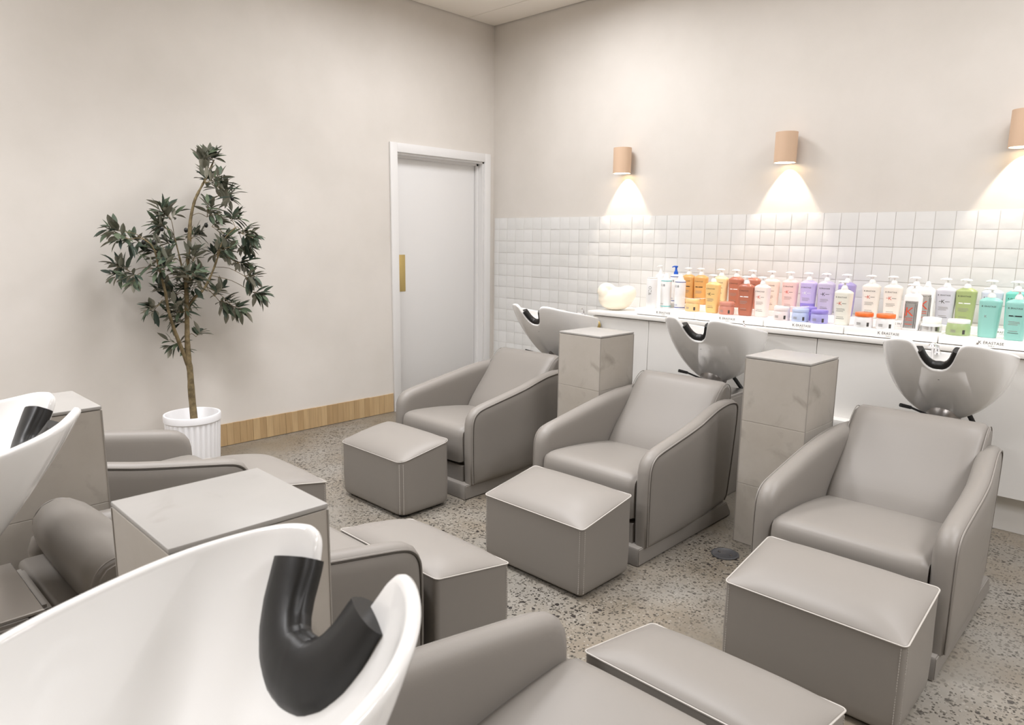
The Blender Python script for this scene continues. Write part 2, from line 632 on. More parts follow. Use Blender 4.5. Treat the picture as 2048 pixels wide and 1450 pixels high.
def arm_mesh(side):
    bm = bmesh.new()
    prof = [(p.x, p.y) for p in smooth_curve([(a, b) for a, b in ARM] + [ARM[0]], 3)[:-1]] if False else ARM
    steps = [(0.0, 0.0), (0.05, 0.006), (0.16, 0.0125), (0.35, 0.017), (0.6, 0.0155), (0.8, 0.008), (0.93, -0.003), (1.0, -0.018)]
    rings = []
    for t, o in steps:
        L = offset_loop(prof, o)
        x = lerp(ARM_OUT, ARM_IN, t)
        rings.append([(side * (x + arm_shift(y)), y, max(z, 0.078)) for y, z in L])
    rv = loft(bm, rings, True, False, False)
    # padded outer and inner faces: rings shrinking to the middle
    for end, x, s in ((rv[0], ARM_OUT, 1), (rv[-1], ARM_IN, -1)):
        cur = end
        base = [v.co.copy() for v in end]
        c = sum(base, Vector()) / len(base)
        c.y, c.z = 0.45, 0.33
        for k, bulge in ((0.93, 0.006), (0.8, 0.009), (0.55, 0.010), (0.25, 0.010)):
            nr = []
            for b in base:
                y, z = c.y + (b.y - c.y) * k, c.z + (b.z - c.z) * k
                nr.append(bm.verts.new((side * (x + arm_shift(y) + s * bulge * (1 if s > 0 else 0.3)), y, z)))
            for i in range(len(cur)):
                j = (i + 1) % len(cur)
                bm.faces.new((cur[i], cur[j], nr[j], nr[i]))
            cur = nr
        bm.faces.new(cur)
    return to_mesh(bm, 'arm', angle=50)

def piping_mesh(side):
    bm = bmesh.new()
    loop = [Vector((side * (ARM_OUT + arm_shift(y) + 0.0015), y, z)) for y, z in offset_loop(ARM, 0.0015)]
    pts = smooth_curve(loop[:25], 4)
    tube(bm, pts, 0.0034, 6)
    nf = len(bm.faces)
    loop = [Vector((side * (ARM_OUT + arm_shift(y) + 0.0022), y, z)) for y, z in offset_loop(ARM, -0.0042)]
    tube(bm, smooth_curve(loop[:25], 4), 0.0024, 6)  # thin dark tube standing in for the shadow along the piping
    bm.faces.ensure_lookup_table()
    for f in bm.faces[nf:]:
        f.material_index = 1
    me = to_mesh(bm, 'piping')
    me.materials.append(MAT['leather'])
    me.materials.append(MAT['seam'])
    return me

def slab_profile(bm, prof, xh, edge=0.02, puff=0.006, nx=10):
    """a cushion: closed (y, z) outline swept across x with rounded ends"""
    n = len(prof)
    cy = sum(p[0] for p in prof) / n
    cz = sum(p[1] for p in prof) / n
    xs = [-1, -0.985, -0.955, -0.9, -0.7, -0.35, 0, 0.35, 0.7, 0.9, 0.955, 0.985, 1]
    rings = []
    for u in xs:
        au = abs(u)
        d = -edge * sstep(0.90, 1.0, au) ** 1.6 + puff * (1 - au ** 3)
        L = offset_loop(prof, d)
        rings.append([(u * xh, y, z) for y, z in L])
    loft(bm, rings, True, True, True)

SEAT = [(.030, .19), (.022, .26), (.020, .33), (.026, .362), (.040, .380), (.065, .388), (.10, .390), (.18, .387), (.30, .378), (.42, .364), (.53, .347), (.60, .335), (.62, .31), (.62, .20), (.60, .17), (.10, .17)]
BACK = [(.53, .335), (.548, .375), (.575, .414), (.613, .460), (.665, .521), (.715, .583), (.75, .627), (.785, .664), (.82, .687), (.852, .692), (.885, .680), (.907, .652),
        (.913, .62), (.905, .58), (.885, .53), (.85, .46), (.80, .39), (.76, .335), (.70, .315), (.60, .312)]

def seat_mesh():
    bm = bmesh.new()
    slab_profile(bm, SEAT, 0.2625, 0.014, 0.004)
    return to_mesh(bm, 'seat_cushion', angle=50)

def back_mesh():
    bm = bmesh.new()
    slab_profile(bm, BACK, 0.256, 0.022, 0.003)
    return to_mesh(bm, 'backrest', angle=60)

def back_piping_mesh(s):
    bm = bmesh.new()
    loop = [Vector((s * 0.2515, y, z)) for y, z in offset_loop(BACK, -0.0075)]
    tube(bm, smooth_curve(loop[1:16], 3), 0.0022, 6)
    return to_mesh(bm, 'seam')

def base_mesh():
    bm = bmesh.new()
    prof = [(0.0, 0.003), (0.0, 0.075), (0.004, 0.082), (0.80, 0.082), (0.845, 0.022), (0.845, 0.003)]
    rings = [[(s * 0.322, y, z) for y, z in prof] for s in (-1, 1)]
    loft(bm, rings)
    bmesh.ops.bevel(bm, geom=[e for e in bm.edges if abs(e.verts[0].co.x - e.verts[1].co.x) < 1e-6], offset=0.004, segments=2, affect='EDGES')
    add_box(bm, -0.2615, 0.2615, 0.036, 0.70, 0.081, 0.172)
    return to_mesh(bm, 'base')

def deck_mesh():
    """padded shelf behind the backrest and the column box that carries the basin"""
    bm = bmesh.new()
    add_box(bm, -0.232, 0.232, 0.70, 0.955, 0.10, 0.552, 0.018, 4)
    return to_mesh(bm, 'rear_shell')

def boxcol_mesh():
    bm = bmesh.new()
    vs = add_box(bm, -0.175, 0.175, 0.958, 1.318, 0.003, 0.566)
    es = [e for e in bm.edges if abs(e.verts[0].co.z - e.verts[1].co.z) > 0.2]
    bmesh.ops.bevel(bm, geom=es, offset=0.045, segments=6, affect='EDGES')
    es = [e for e in bm.edges if e.verts[0].co.z > 0.56 and e.verts[1].co.z > 0.56]
    bmesh.ops.bevel(bm, geom=es, offset=0.008, segments=2, affect='EDGES')
    return to_mesh(bm, 'column_box')

def plate_mesh():
    bm = bmesh.new()
    n = 48
    r, cy = 0.074, 1.140
    h = 0.162
    inner = [(r * math.cos(2 * PI * i / n), cy + r * math.sin(2 * PI * i / n)) for i in range(n)]
    outer = []
    for i in range(n):
        a = 2 * PI * i / n
        c, s = math.cos(a), math.sin(a)
        k = h / max(abs(c), abs(s))
        outer.append((k * c, cy + k * s))
    for z, flip in ((0.5665, False), (0.5735, True)):
        pass
    rings = [[(x, y, 0.5675) for x, y in inner], [(x, y, 0.5675) for x, y in outer], [(x, y, 0.5725) for x, y in outer],
             [(x * 0.985, cy + (y - cy) * 0.985, 0.5745) for x, y in outer], [(x, y, 0.5745) for x, y in inner], [(x, y, 0.5675) for x, y in inner]]
    loft(bm, rings, True, False, False)
    bmesh.ops.remove_doubles(bm, verts=bm.verts[:], dist=1e-5)
    return to_mesh(bm, 'cover_plate', angle=30)

# ---- basin: local origin under the tips of the front horns; w runs to the back
B_A, B_BF, B_BB, B_WC, B_ZB = 0.262, 0.30, 0.285, 0.30, 0.600
NOTCH = [(0, .130), (.02, .129), (.035, .122), (.05, .108), (.062, .088), (.070, .066), (.078, .043), (.088, .020), (.100, .006), (.115, 0.0), (1, 0.0)]

def bowl_rim(th):
    s, c = math.sin(th), math.cos(th)
    n = 2.45
    u = B_A * math.copysign(abs(s) ** (2 / n), s)
    w = B_WC - (B_BF if c > 0 else B_BB) * math.copysign(abs(c) ** (2 / n), c)
    z0 = 0.988 - 0.112 * (w / 0.585) + 0.006 * math.exp(-((abs(u) - 0.15) / 0.05) ** 2) * (1 if c > 0 else 0)
    dep = 0.0
    if c > 0:
        au = abs(u - 0.006)
        for (a0, d0), (a1, d1) in zip(NOTCH[:-1], NOTCH[1:]):
            if a0 <= au <= a1:
                t = (au - a0) / (a1 - a0)
                dep = lerp(d0, d1, t * t * (3 - 2 * t) if a1 > .08 else t)
    return u, w, z0, dep

def bowl_pt(th, s):
    """outer wall; s = height fraction 0..1 of the un-notched rim"""
    u, w, z0, dep = bowl_rim(th)
    s = max(0.0, min(1.0, s))
    kf = 1 - (1 - s) ** 1.15
    kb = (1 - (1 - s) ** 2.0) ** 0.54
    kw = kf if w < B_WC else kb
    return Vector((u * kb, B_WC + (w - B_WC) * kw, lerp(B_ZB, z0, s)))

def rim_s(th):
    u, w, z0, dep = bowl_rim(th)
    return (z0 - dep - B_ZB) / (z0 - B_ZB)

def thetas(n):
    return [2 * PI * i / n - 0.70 * math.sin(2 * PI * i / n) for i in range(n)]

def bowl_mesh():
    bm = bmesh.new()
    T = thetas(128)
    ts = [0, .03, .08, .15, .23, .32, .42, .52, .62, .71, .79, .86, .92, .965]
    rings = []
    for t in ts:
        rings.append([bowl_pt(th, rim_s(th) * (1 - t)) for th in T])
    rv = loft(bm, rings, True, False, False)
    bot = bm.verts.new((0, B_WC, B_ZB))
    for i in range(len(T)):
        bm.faces.new((rv[-1][i], rv[-1][(i + 1) % len(T)], bot))
    bmesh.ops.recalc_face_normals(bm, faces=bm.faces[:])
    c = bm.faces[0]
    # make sure the normals look outwards
    if c.normal.dot(c.calc_center_median() - Vector((0, B_WC, 0.85))) < 0:
        bmesh.ops.reverse_faces(bm, faces=bm.faces[:])
    for f in bm.faces:
        f.smooth = True
    me = bpy.data.meshes.new('basin')
    bm.to_mesh(me)
    bm.free()
    return me

def pad_mesh():
    bm = bmesh.new()
    U = 0.076
    # angles on the front where |u| < U
    ths = [math.copysign(math.asin(min(1, (abs(uu) / B_A)) ** (2.45 / 2)), uu) for uu in [0.008 + U * (-1 + 2 * i / 40) for i in range(41)]]
    P = [bowl_pt(t, rim_s(t)) for t in ths]
    sect = [(-.012, .012), (.004, .008), (.028, .009), (.040, .014), (.045, .024), (.042, .033), (.036, .0365), (.033, .0375), (.030, .042), (.018, .049), (.0, .054),
            (-.028, .056), (-.052, .053), (-.070, .046), (-.080, .036), (-.082, .026), (-.06, .014)]
    rings = []
    for i, t in enumerate(ths):
        p = P[i]
        tg = (P[min(i + 1, 40)] - P[max(i - 1, 0)]).normalized()
        d = (bowl_pt(t, rim_s(t) - 0.12) - p).normalized()
        nin = tg.cross(d)
        nin.normalize()
        if nin.y < 0:
            nin = -nin
        m = nin.cross(tg)
        m.normalize()
        if m.dot(-d) < 0:
            m = -m
        m = (m + Vector((0, 0, 0.6)) * (1 - abs(i - 20) / 20)).normalized()
        e = 1 - 0.22 * abs(i - 20) / 20
        eu = 0.52 - 0.22 * (abs(i - 20) / 20) ** 1.2
        rings.append([p + m * (a * (eu if a > 0 else e)) + nin * (b * (0.55 + 0.45 * e)) for a, b in sect])
    loft(bm, rings)
    return to_mesh(bm, 'neck_rest', angle=70)

def tap_mesh():
    bm = bmesh.new()
    z = 0.872
    lathe(bm, [(0.021, z - 0.004), (0.021, z + 0.010), (0.016, z + 0.014), (0.015, z + 0.040), (0.0, z + 0.044)], 20, 0.05, 0.535, cap1=False)
    tube(bm, [(0.05, 0.535, z + 0.030), (0.05, 0.515, z + 0.040), (0.05, 0.475, z + 0.044)], [0.006, 0.0055, 0.005], 10)
    tube(bm, [(0.05, 0.54, z + 0.040), (0.06, 0.52, z + 0.060), (0.07, 0.49, z + 0.072)], [0.005, 0.0042, 0.005], 8)
    return to_mesh(bm, 'mixer_tap')

def spray_mesh():
    bm = bmesh.new()
    z = 0.872
    lathe(bm, [(0.020, z - 0.004), (0.020, z + 0.006), (0.013, z + 0.010), (0.013, z + 0.022)], 18, -0.10, 0.53)
    tube(bm, smooth_curve([(-0.10, 0.53, z + 0.02), (-0.10, 0.525, z + 0.035), (-0.10, 0.49, z + 0.047), (-0.10, 0.43, z + 0.056)], 4), 0.009, 12)
    lathe(bm, [(0.0, 0), (0.019, 0.002), (0.021, 0.012), (0.012, 0.022)], 20, -0.10, 0.42)
    for v in bm.verts:
        if v.co.y < 0.4405 and v.co.z < 0.1:
            v.co.z += z + 0.037
    return to_mesh(bm, 'spray_head')

def mount_mesh():
    bm = bmesh.new()
    tube(bm, [(0, 0, 0), (0.0, 0.004, 0.06), (0, 0.01, 0.13)], [0.050, 0.050, 0.052], 28)
    tube(bm, [(0, 0.008, 0.10), (0, 0.012, 0.14)], [0.058, 0.075], 28)
    return to_mesh(bm, 'column')

CM = {}
def M_(k, fn):
    if k not in CM:
        CM[k] = fn()
    return CM[k]

def wash_chair(label, x, y, rotz, bowl=(0, 0.93, 0), hose=True):
    t = thing('wash_chair', label, 'salon chair', (x, y, 0), rotz, 'backwash chairs')
    link('base', M_('base', base_mesh), 'leather', t)
    link('seat_cushion', M_('seat', seat_mesh), 'leather', t)
    b = link('backrest', M_('back', back_mesh), 'leather', t)
    for s in (-1, 1):
        link('seam', M_('bseam%d' % s, lambda: back_piping_mesh(s)), 'leather', b)
    for s in (-1, 1):
        a = link('arm', M_('arm%d' % s, lambda: arm_mesh(s)), 'leather', t)
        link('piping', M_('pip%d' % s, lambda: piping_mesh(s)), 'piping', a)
    link('rear_shell', M_('deck', deck_mesh), 'leather', t)
    c = link('column_box', M_('boxcol', boxcol_mesh), 'leather', t)
    p = link('cover_plate', M_('plate', plate_mesh), 'steel', t)
    p['label'] = 'square brushed steel cover plate'
    bm = bmesh.new()
    bmesh.ops.create_circle(bm, cap_ends=True, segments=40, radius=0.073, matrix=Matrix.Translation((0, 1.14, 0.5678)))
    obj('opening', bm, 'black', p)  # black disc on the closed box, paints the darkness of the plate hole
    bx, by, bz = bowl
    cz = 0.567
    col = obj('column', column_bm((0, 1.14, cz), (bx, by + B_WC, B_ZB + bz + 0.03)), 'steel_dark', t)
    w = link('basin', M_('bowl', bowl_mesh), 'ceramic', t, loc=bowl)
    if not w.data.materials:
        w.data.materials.append(MAT['ceramic'])
    so = w.modifiers.new('shell', 'SOLIDIFY')
    so.thickness = 0.019
    so.offset = -1
    so.use_even_offset = False
    sb = w.modifiers.new('smooth', 'SUBSURF')
    sb.levels = 1
    sb.render_levels = 1
    w['label'] = 'glossy white ceramic wash basin'
    n = link('neck_rest', M_('pad', pad_mesh), 'rubber', w)
    n['label'] = 'black rubber neck rest'
    link('mixer_tap', M_('tap', tap_mesh), 'chrome', w)
    link('spray_head', M_('spray', spray_mesh), 'chrome', w)
    if hose:
        bm = bmesh.new()
        pts = [(bx + 0.07, by + 0.34, 0.67 + bz), (bx + 0.10, by + 0.40, 0.60), (0.135, 1.345, 0.50), (0.14, 1.35, 0.30), (0.13, 1.35, 0.12), (0.10, 1.36, 0.02)]
        tube(bm, smooth_curve(pts, 6), 0.011, 10)
        h = obj('hose', bm, 'black', t)
        h['label'] = 'black water hose'
        bm = bmesh.new()
        tube(bm, [(bx - 0.140, by + 0.15, 0.668 + bz), (bx - 0.105, by + 0.19, 0.655 + bz)], [0.009, 0.008], 8)
        tube(bm, [(bx - 0.105, by + 0.19, 0.655 + bz), (bx - 0.03, by + 0.27, 0.61 + bz)], 0.005, 8)
        obj('tilt_lever', bm, 'black', t)
    return t

def column_bm(a, b):
    bm = bmesh.new()
    a, b = Vector(a), Vector(b)
    tube(bm, [a, a.lerp(b, 0.35), a.lerp(b, 0.6), a.lerp(b, 0.8), b], [0.050, 0.050, 0.052, 0.06, 0.078], 32)
    return bm

YB, YA = -2.05, -3.195
wash_chair('grey leather wash chair nearest the white door', 1.558, YB, 0, (-0.05, 0.865, -0.010))
wash_chair('grey leather wash chair between the two stone columns along the counter', 2.672, YB, 0, (-0.022, 0.93, 0))
wash_chair('grey leather wash chair at right of the photo, below the green and teal bottles', 3.812, YB, 0)
wash_chair('grey leather wash chair beside the potted olive tree, half hidden by a stone column', 1.525, YA, PI, (0.0, 0.84, 0.0))
wash_chair('grey leather wash chair between the two near stone columns, its steel plate in view', 2.650, YA, PI, (0.03, 0.83, 0.012), False)
wash_chair('grey leather wash chair whose big white basin fills the bottom left corner', 3.832, YA, PI, (0.035, 0.775, -0.008), False)

# ------------------------------------------------------------------ footstools
def stool_parts(rad, seam):
    """x across (+-.272), y from the low free edge (0) to the high edge beside the chair (.325)"""
    hx, L = 0.272, 0.326
    def outline(r, inset):
        pts = []
        cs = [(hx - inset - r, L - inset - r, 0), (-hx + inset + r, L - inset - r, 90), (-hx + inset + r, inset + r, 180), (hx - inset - r, inset + r, 270)]
        for cx, cy, a0 in cs:
            for k in range(7):
                a = math.radians(a0 + 15 * k)
                pts.append((cx + r * math.cos(a), cy + r * math.sin(a)))
        out = []
        for i, p in enumerate(pts):
            q = pts[(i + 1) % len(pts)]
            out.append(p)
            d = math.hypot(q[0] - p[0], q[1] - p[1])
            m = int(d / 0.03)
            for j in range(1, m):
                out.append((lerp(p[0], q[0], j / m), lerp(p[1], q[1], j / m)))
        return out
    def zt(y):
        return lerp(0.300, 0.356, y / L)
    bm = bmesh.new()
    rings = []
    for z, ins in ((0.016, 0.012), (0.022, 0.006), (0.032, 0.002), (0.06, 0.0), (0.15, -0.0015), (0.24, 0.0)):
        rings.append([(x, y, z) for x, y in outline(max(rad, 0.006), ins)])
    rings.append([(x, y, zt(y) - 0.004) for x, y in outline(rad, 0.0)])
    loft(bm, rings)
    body = to_mesh(bm, 'body', angle=50)
    bm = bmesh.new()
    base = outline(rad, 0.001)
    cx, cy = 0.0, L / 2
    def dome(x, y):
        u, v = min(1.0, abs(x) / hx), min(1.0, abs(y - cy) / (L / 2))
        return 0.043 * (1 - u ** 4) ** 0.75 * (1 - v ** 3) ** 0.75
    rings = [[(x, y, zt(y) - 0.006) for x, y in base]]
    for k in (1.0, 0.992, 0.975, 0.95, 0.91, 0.86, 0.8, 0.72, 0.62, 0.5, 0.36, 0.2):
        ring = []
        for x, y in base:
            xx, yy = cx + (x - cx) * k, cy + (y - cy) * k
            ring.append((xx, yy, zt(yy) + dome(xx, yy)))
        rings.append(ring)
    rv = loft(bm, rings, True, True, False)
    top = bm.verts.new((cx, cy, zt(cy) + dome(cx, cy)))
    n = len(base)
    for i in range(n):
        bm.faces.new((rv[-1][i], rv[-1][(i + 1) % n], top))
    cushion = to_mesh(bm, 'top_cushion', angle=60)
    bm = bmesh.new()
    tube(bm, [(x, y, zt(y)) for x, y in outline(rad, -0.0015)], 0.0026 if seam else 0.002, 6, closed=True)
    pip = to_mesh(bm, 'piping')
    bm = bmesh.new()
    for sx in (-1, 1):
        for (ox, oy, nx, ny) in ((hx - 0.014, 0, 0, -1), (hx, 0.014, 1, 0)):
            z = 0.03
            top_z = zt(oy) - 0.012
            while z < top_z:
                x, y = sx * (ox + nx * 0.0002), oy + ny * 0.0002
                add_box(bm, x - 0.0011, x + 0.0011, y - 0.0011, y + 0.0011, z, z + 0.0055)
                z += 0.0085
    st = to_mesh(bm, 'stitching', smooth=False)
    ft = None
    return body, cushion, pip, st, ft

SP = stool_parts(0.016, True)
SP_ROUND = stool_parts(0.045, False)

def footstool(label, x, y, rotz, parts):
    t = thing('footstool', label, 'footstool', (x, y, 0), rotz, 'leather footstools')
    b = link('body', parts[0], 'leather', t)
    link('stitching', parts[3], 'stool_piping', b)
    c = link('top_cushion', parts[1], 'leather', t)
    link('piping', parts[2], 'stool_piping', c)
    for k, (fx, fy) in enumerate(((-0.22, 0.05), (0.22, 0.05), (-0.22, 0.276), (0.22, 0.276))):
        link('glide', GL, 'black', t, loc=(fx, fy, 0))
    return t
bm = bmesh.new()
lathe(bm, [(0.02, 0.0), (0.02, 0.018)], 14)
GL = to_mesh(bm, 'glide')

footstool('grey leather footstool with soft rounded corners, in front of the chair nearest the white door', 1.592, -2.466, 0, SP_ROUND)
footstool('grey leather footstool in front of the chair that stands between the columns along the counter', 2.732, -2.462, 0, SP)
footstool('grey leather footstool in front of the wash chair at right of the photo', 3.862, -2.450, 0, SP)
footstool('grey leather footstool in front of the chair beside the potted olive tree', 1.570, -2.868, PI, SP)
footstool('grey leather footstool of the chair between the near columns, middle of the photo', 2.725, -2.862, PI, SP)
footstool('grey leather footstool at the bottom edge of the photo, before the foreground chair', 3.835, -2.842, PI, SP)

# ------------------------------------------------------------------ tiled stone columns
def column(label, cx, cy, rot):
    t = thing('stone_column', label, 'column', (cx, cy, 0), math.radians(rot), 'stone clad columns')
    h = 0.1485
    H = 0.893
    bm = bmesh.new()
    add_box(bm, -h + 0.002, h - 0.002, -h + 0.002, h - 0.002, 0.001, H - 0.013)
    for z0, z1 in ((0.001, 0.289), (0.2908, 0.5895), (0.5913, H - 0.0125)):
        add_box(bm, -h, h, -h, h, z0, z1, 0.0008, 1)
    o = obj('shaft', bm, 'stone', t, smooth=False)
    box_obj('top_slab', -h - 0.0012, h + 0.0012, -h - 0.0012, h + 0.0012, H - 0.0105, H, 'stone_top', 0.0025, t)['label'] = 'paler stone top slab'
    bm = bmesh.new()
    for sx in (-1, 1):
        for sy in (-1, 1):
            add_box(bm, sx * h - 0.0016, sx * h + 0.0016, sy * h - 0.0016, sy * h + 0.0016, 0.002, H - 0.013)
    obj('corner_trim', bm, 'piping', t, smooth=False)
    return t
column('stone clad column between the chair nearest the door and the middle chair along the counter', 2.183, -1.324, -1.63)
column('stone clad column beside the floor drain, the front row chair with the drain at its right', 3.304, -1.340, -1.75)
column('stone clad column at the left edge of the photo, behind a white basin', 2.100, -4.018, 0)
column('stone clad column in the foreground with its pale top in full view', 3.264, -3.957, -0.69)
# ------------------------------------------------------------------ counter along the tiled wall
CT, CF = 0.900, -0.480
bm = bmesh.new()
add_box(bm, 1.462, 4.66, CF, -0.012, CT - 0.026, CT, 0.0015)
tag(obj('worktop', bm, 'worktop'), 'long white worktop carrying the hair products along the tiled wall', 'worktop')

def cabinet(x0, x1, label, handle=None):
    t = thing('base_cabinet', label, 'cabinet', (x0, 0, 0), 0, 'white base cabinets')
    w = x1 - x0
    bm = bmesh.new()
    add_box(bm, 0.001, w - 0.001, CF + 0.042, -0.014, 0.19, CT - 0.0275)
    obj('carcass', bm, 'cabinet', t, smooth=False)
    bm = bmesh.new()
    add_box(bm, 0.001, w - 0.001, CF + 0.075, -0.05, 0.0, 0.189)
    obj('plinth', bm, 'cabinet', t, smooth=False)
    bm = bmesh.new()
    add_box(bm, 0.0015, w - 0.0015, CF + 0.020, CF + 0.040, 0.185, CT - 0.034, 0.001, 1)
    d = obj('door', bm, 'cabinet', t)
    if handle is not None:
        bm = bmesh.new()
        rings = []
        for yy, r in ((0.0195, 0.019), (0.010, 0.019), (0.004, 0.021), (0.0, 0.034), (-0.004, 0.034), (-0.0055, 0.032)):
            rings.append([(handle + r * math.cos(2 * PI * i / 36), CF + yy, 0.803 + r * math.sin(2 * PI * i / 36)) for i in range(36)])
        loft(bm, rings)
        k = obj('knob', bm, 'brass', d)
        k['label'] = 'round brass knob'
    return t
cabinet(1.496, 1.966, 'narrow white base cabinet with a round brass knob at the left end of the counter', 0.052)
cabinet(1.967, 3.084, 'wide white base cabinet behind the middle wash chair of the back row')
cabinet(3.085, 4.204, 'wide white base cabinet behind the wash chair at right of the photo')
cabinet(4.205, 4.645, 'white base cabinet at the right end of the counter, at the edge of the photo')

# white ledge with a coiled cable under it, between the cabinet and the column
t = thing('wall_ledge', 'small white ledge on the cabinet front behind the stone column near the drain', 'ledge', (3.27, 0, 0))
box_obj('shelf', -0.12, 0.10, CF - 0.06, CF + 0.0195, 0.395, 0.440, 'cabinet', 0.004, t)
bm = bmesh.new()
pts = [(0.05 * math.cos(a) * (1 + 0.1 * math.sin(3 * a)), CF - 0.015 + 0.01 * math.sin(a * 0.7), 0.345 + 0.045 * math.sin(a)) for a in [k * 0.42 for k in range(46)]]
tube(bm, smooth_curve(pts, 2), 0.0035, 6)
obj('cable', bm, 'print_grey', t)

# ------------------------------------------------------------------ display trays
TZ, TF, RZ, RF = 0.945, -0.432, 0.975, -0.205
TRAYS = [1.832, 2.290, 2.752, 3.214, 3.676]
TPOS = ['leftmost display tray, under the plain white bottles', 'display tray under the amber and brown bottles', 'display tray under the pink and lavender bottles',
        'display tray under the two orange lidded jars', 'display tray under the teal bottles at the right']
def brand(bm, size, fn, mi=0):
    add_text(bm, 'K', size * 1.22, lambda u, v: fn(u - size * 2.62, v - size * 0.06), mi)
    add_text(bm, '\u00c9RASTASE', size, lambda u, v: fn(u + size * 0.42, v), mi, 1.06)
for i, x in enumerate(TRAYS):
    t = thing('display_tray', 'white stepped ' + TPOS[i], 'tray', (x, 0, 0), 0, 'display trays')
    L = 0.456
    box_obj('lower_step', 0, L, TF, -0.022, CT + 0.0045, TZ, 'tray', 0.0015, t)
    box_obj('riser', 0.004, L - 0.004, RF, -0.022, TZ + 0.0002, RZ, 'tray', 0.0012, t)
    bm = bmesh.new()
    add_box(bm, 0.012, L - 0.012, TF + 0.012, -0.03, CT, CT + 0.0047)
    obj('shade_strip', bm, 'shadow_gap', t, smooth=False)  # shadow line under the tray, made as a dark coloured strip
    bm = bmesh.new()
    brand(bm, 0.0185, lambda u, v: (0.228 + u, TF - 0.0006, 0.9215 + v))
    add_text(bm, 'PARIS', 0.0085, lambda u, v: (0.228 + u, TF - 0.0006, 0.9105 + v), 0, 1.3)
    brand(bm, 0.0135, lambda u, v: (0.228 + u, RF - 0.0006, 0.957 + v))
    add_text(bm, 'PARIS', 0.006, lambda u, v: (0.228 + u, RF - 0.0006, 0.949 + v), 0, 1.3)
    obj('lettering', bm, 'print_dark', t, smooth=False)

# ------------------------------------------------------------------ hair products
def plastic(name, r, g, b, rough=0.28):
    if name not in MAT:
        mat(name, srgb(r, g, b), rough, spec=0.5)
    return name

def oblong(w, d, z, n=3.2, k=32, sx=1.0):
    pts = []
    for i in range(k):
        a = 2 * PI * i / k
        c, s = math.cos(a), math.sin(a)
        pts.append((w / 2 * math.copysign(abs(c) ** (2 / n), c), d / 2 * math.copysign(abs(s) ** (2 / n), s), z))
    return pts

SH = 0.180          # shoulder height of the litre bottles
def bw(z):          # width and depth of the tapered litre bottle
    t = max(0.0, min(1.0, z / SH))
    return lerp(0.078, 0.097, t ** 0.8), lerp(0.052, 0.060, t)

BM = {}
def litre_body():
    bm = bmesh.new()
    rings = []
    for z in (0.0, 0.002, 0.006, 0.03, 0.06, 0.09, 0.12, 0.15, 0.172, SH):
        w, d = bw(z)
        ins = {0.0: 0.008, 0.002: 0.003}.get(z, 0.0)
        rings.append(oblong(w - ins, d - ins, z))
    for z, f in ((SH + 0.004, 0.955), (SH + 0.010, 0.80), (SH + 0.016, 0.58), (SH + 0.019, 0.42)):
        w, d = bw(SH)
        rings.append(oblong(w * f, max(d * f, 0.028), z, lerp(2.2, 3.2, (f - .42) / .58)))
    loft(bm, rings)
    return to_mesh(bm, 'body', angle=50)

def pump_mesh(h0=0.0, s=1.0):
    bm = bmesh.new()
    lathe(bm, [(0.0175 * s, h0), (0.0175 * s, h0 + 0.010), (0.013 * s, h0 + 0.020), (0.008 * s, h0 + 0.026), (0.0048 * s, h0 + 0.027), (0.0048 * s, h0 + 0.040)], 18)
    # mushroom head with a spout towards -x
    lathe(bm, [(0.006, h0 + 0.0365), (0.019 * s, h0 + 0.0375), (0.0205 * s, h0 + 0.041), (0.016 * s, h0 + 0.0465), (0.008, h0 + 0.0485)], 20)
    tube(bm, [(0.0, 0, h0 + 0.043), (-0.018, 0, h0 + 0.0425), (-0.034, 0, h0 + 0.039)], [0.0075, 0.0062, 0.0042], 10)
    return to_mesh(bm, 'pump', angle=45)

def front_fn(z0=0.0):
    def fn(u, v):
        w, d = bw(v)
        n = 3.2
        t = min(0.999, abs(u) / (w / 2))
        return (u, -(d / 2) * (1 - t ** n) ** (1 / n) - 0.0005, v)
    return fn

PRINTS = ['print_dark', 'print_grey', 'print_white', 'print_red', 'print_black', 'print_teal', 'print_navy']
def print_obj(bm, parent, name='printing'):
    o = obj(name, bm, None, parent, smooth=False)
    for p in PRINTS:
        o.data.materials.append(MAT[p])
    return o

def litre_print(style):
    bm = bmesh.new()
    fn = front_fn()
    off = lambda du, dv: (lambda u, v: fn(u + du, v + dv))
    dark = 0
    brand(bm, 0.0105, off(-0.002, 0.152), dark)
    if style in ('redk', 'darkk', 'whitek'):
        mi = {'redk': 3, 'darkk': 0, 'whitek': 2}[style]
        add_text(bm, 'K', 0.028, off(-0.006, 0.112), mi)
        add_rect(bm, -0.026, -0.012, 0.1205, 0.1225, fn, mi, 2)
        add_rect(bm, 0.004, 0.026, 0.1205, 0.1225, fn, 0 if mi == 3 else mi, 2)
    elif style in ('whitebar', 'blackbar'):
        mi = 2 if style == 'whitebar' else 4
        add_rect(bm, -0.027, -0.009, 0.116, 0.1215, fn, mi, 3)
        add_rect(bm, -0.001, 0.027, 0.116, 0.1215, fn, mi, 4)
        add_text(bm, 'K', 0.010, off(-0.005, 0.1145), mi)
    elif style == 'plain':
        add_text(bm, 'K', 0.018, off(-0.012, 0.10), 1)
        return bm
    for v, a, b, mi in ((0.090, -0.026, 0.020, 1), (0.083, -0.024, 0.022, 1), (0.076, -0.026, 0.014, 1), (0.044, -0.022, 0.016, 1), (0.035, -0.024, 0.020, 0)):
        add_rect(bm, a, b, v, v + 0.0022, fn, mi, 4)
    return bm

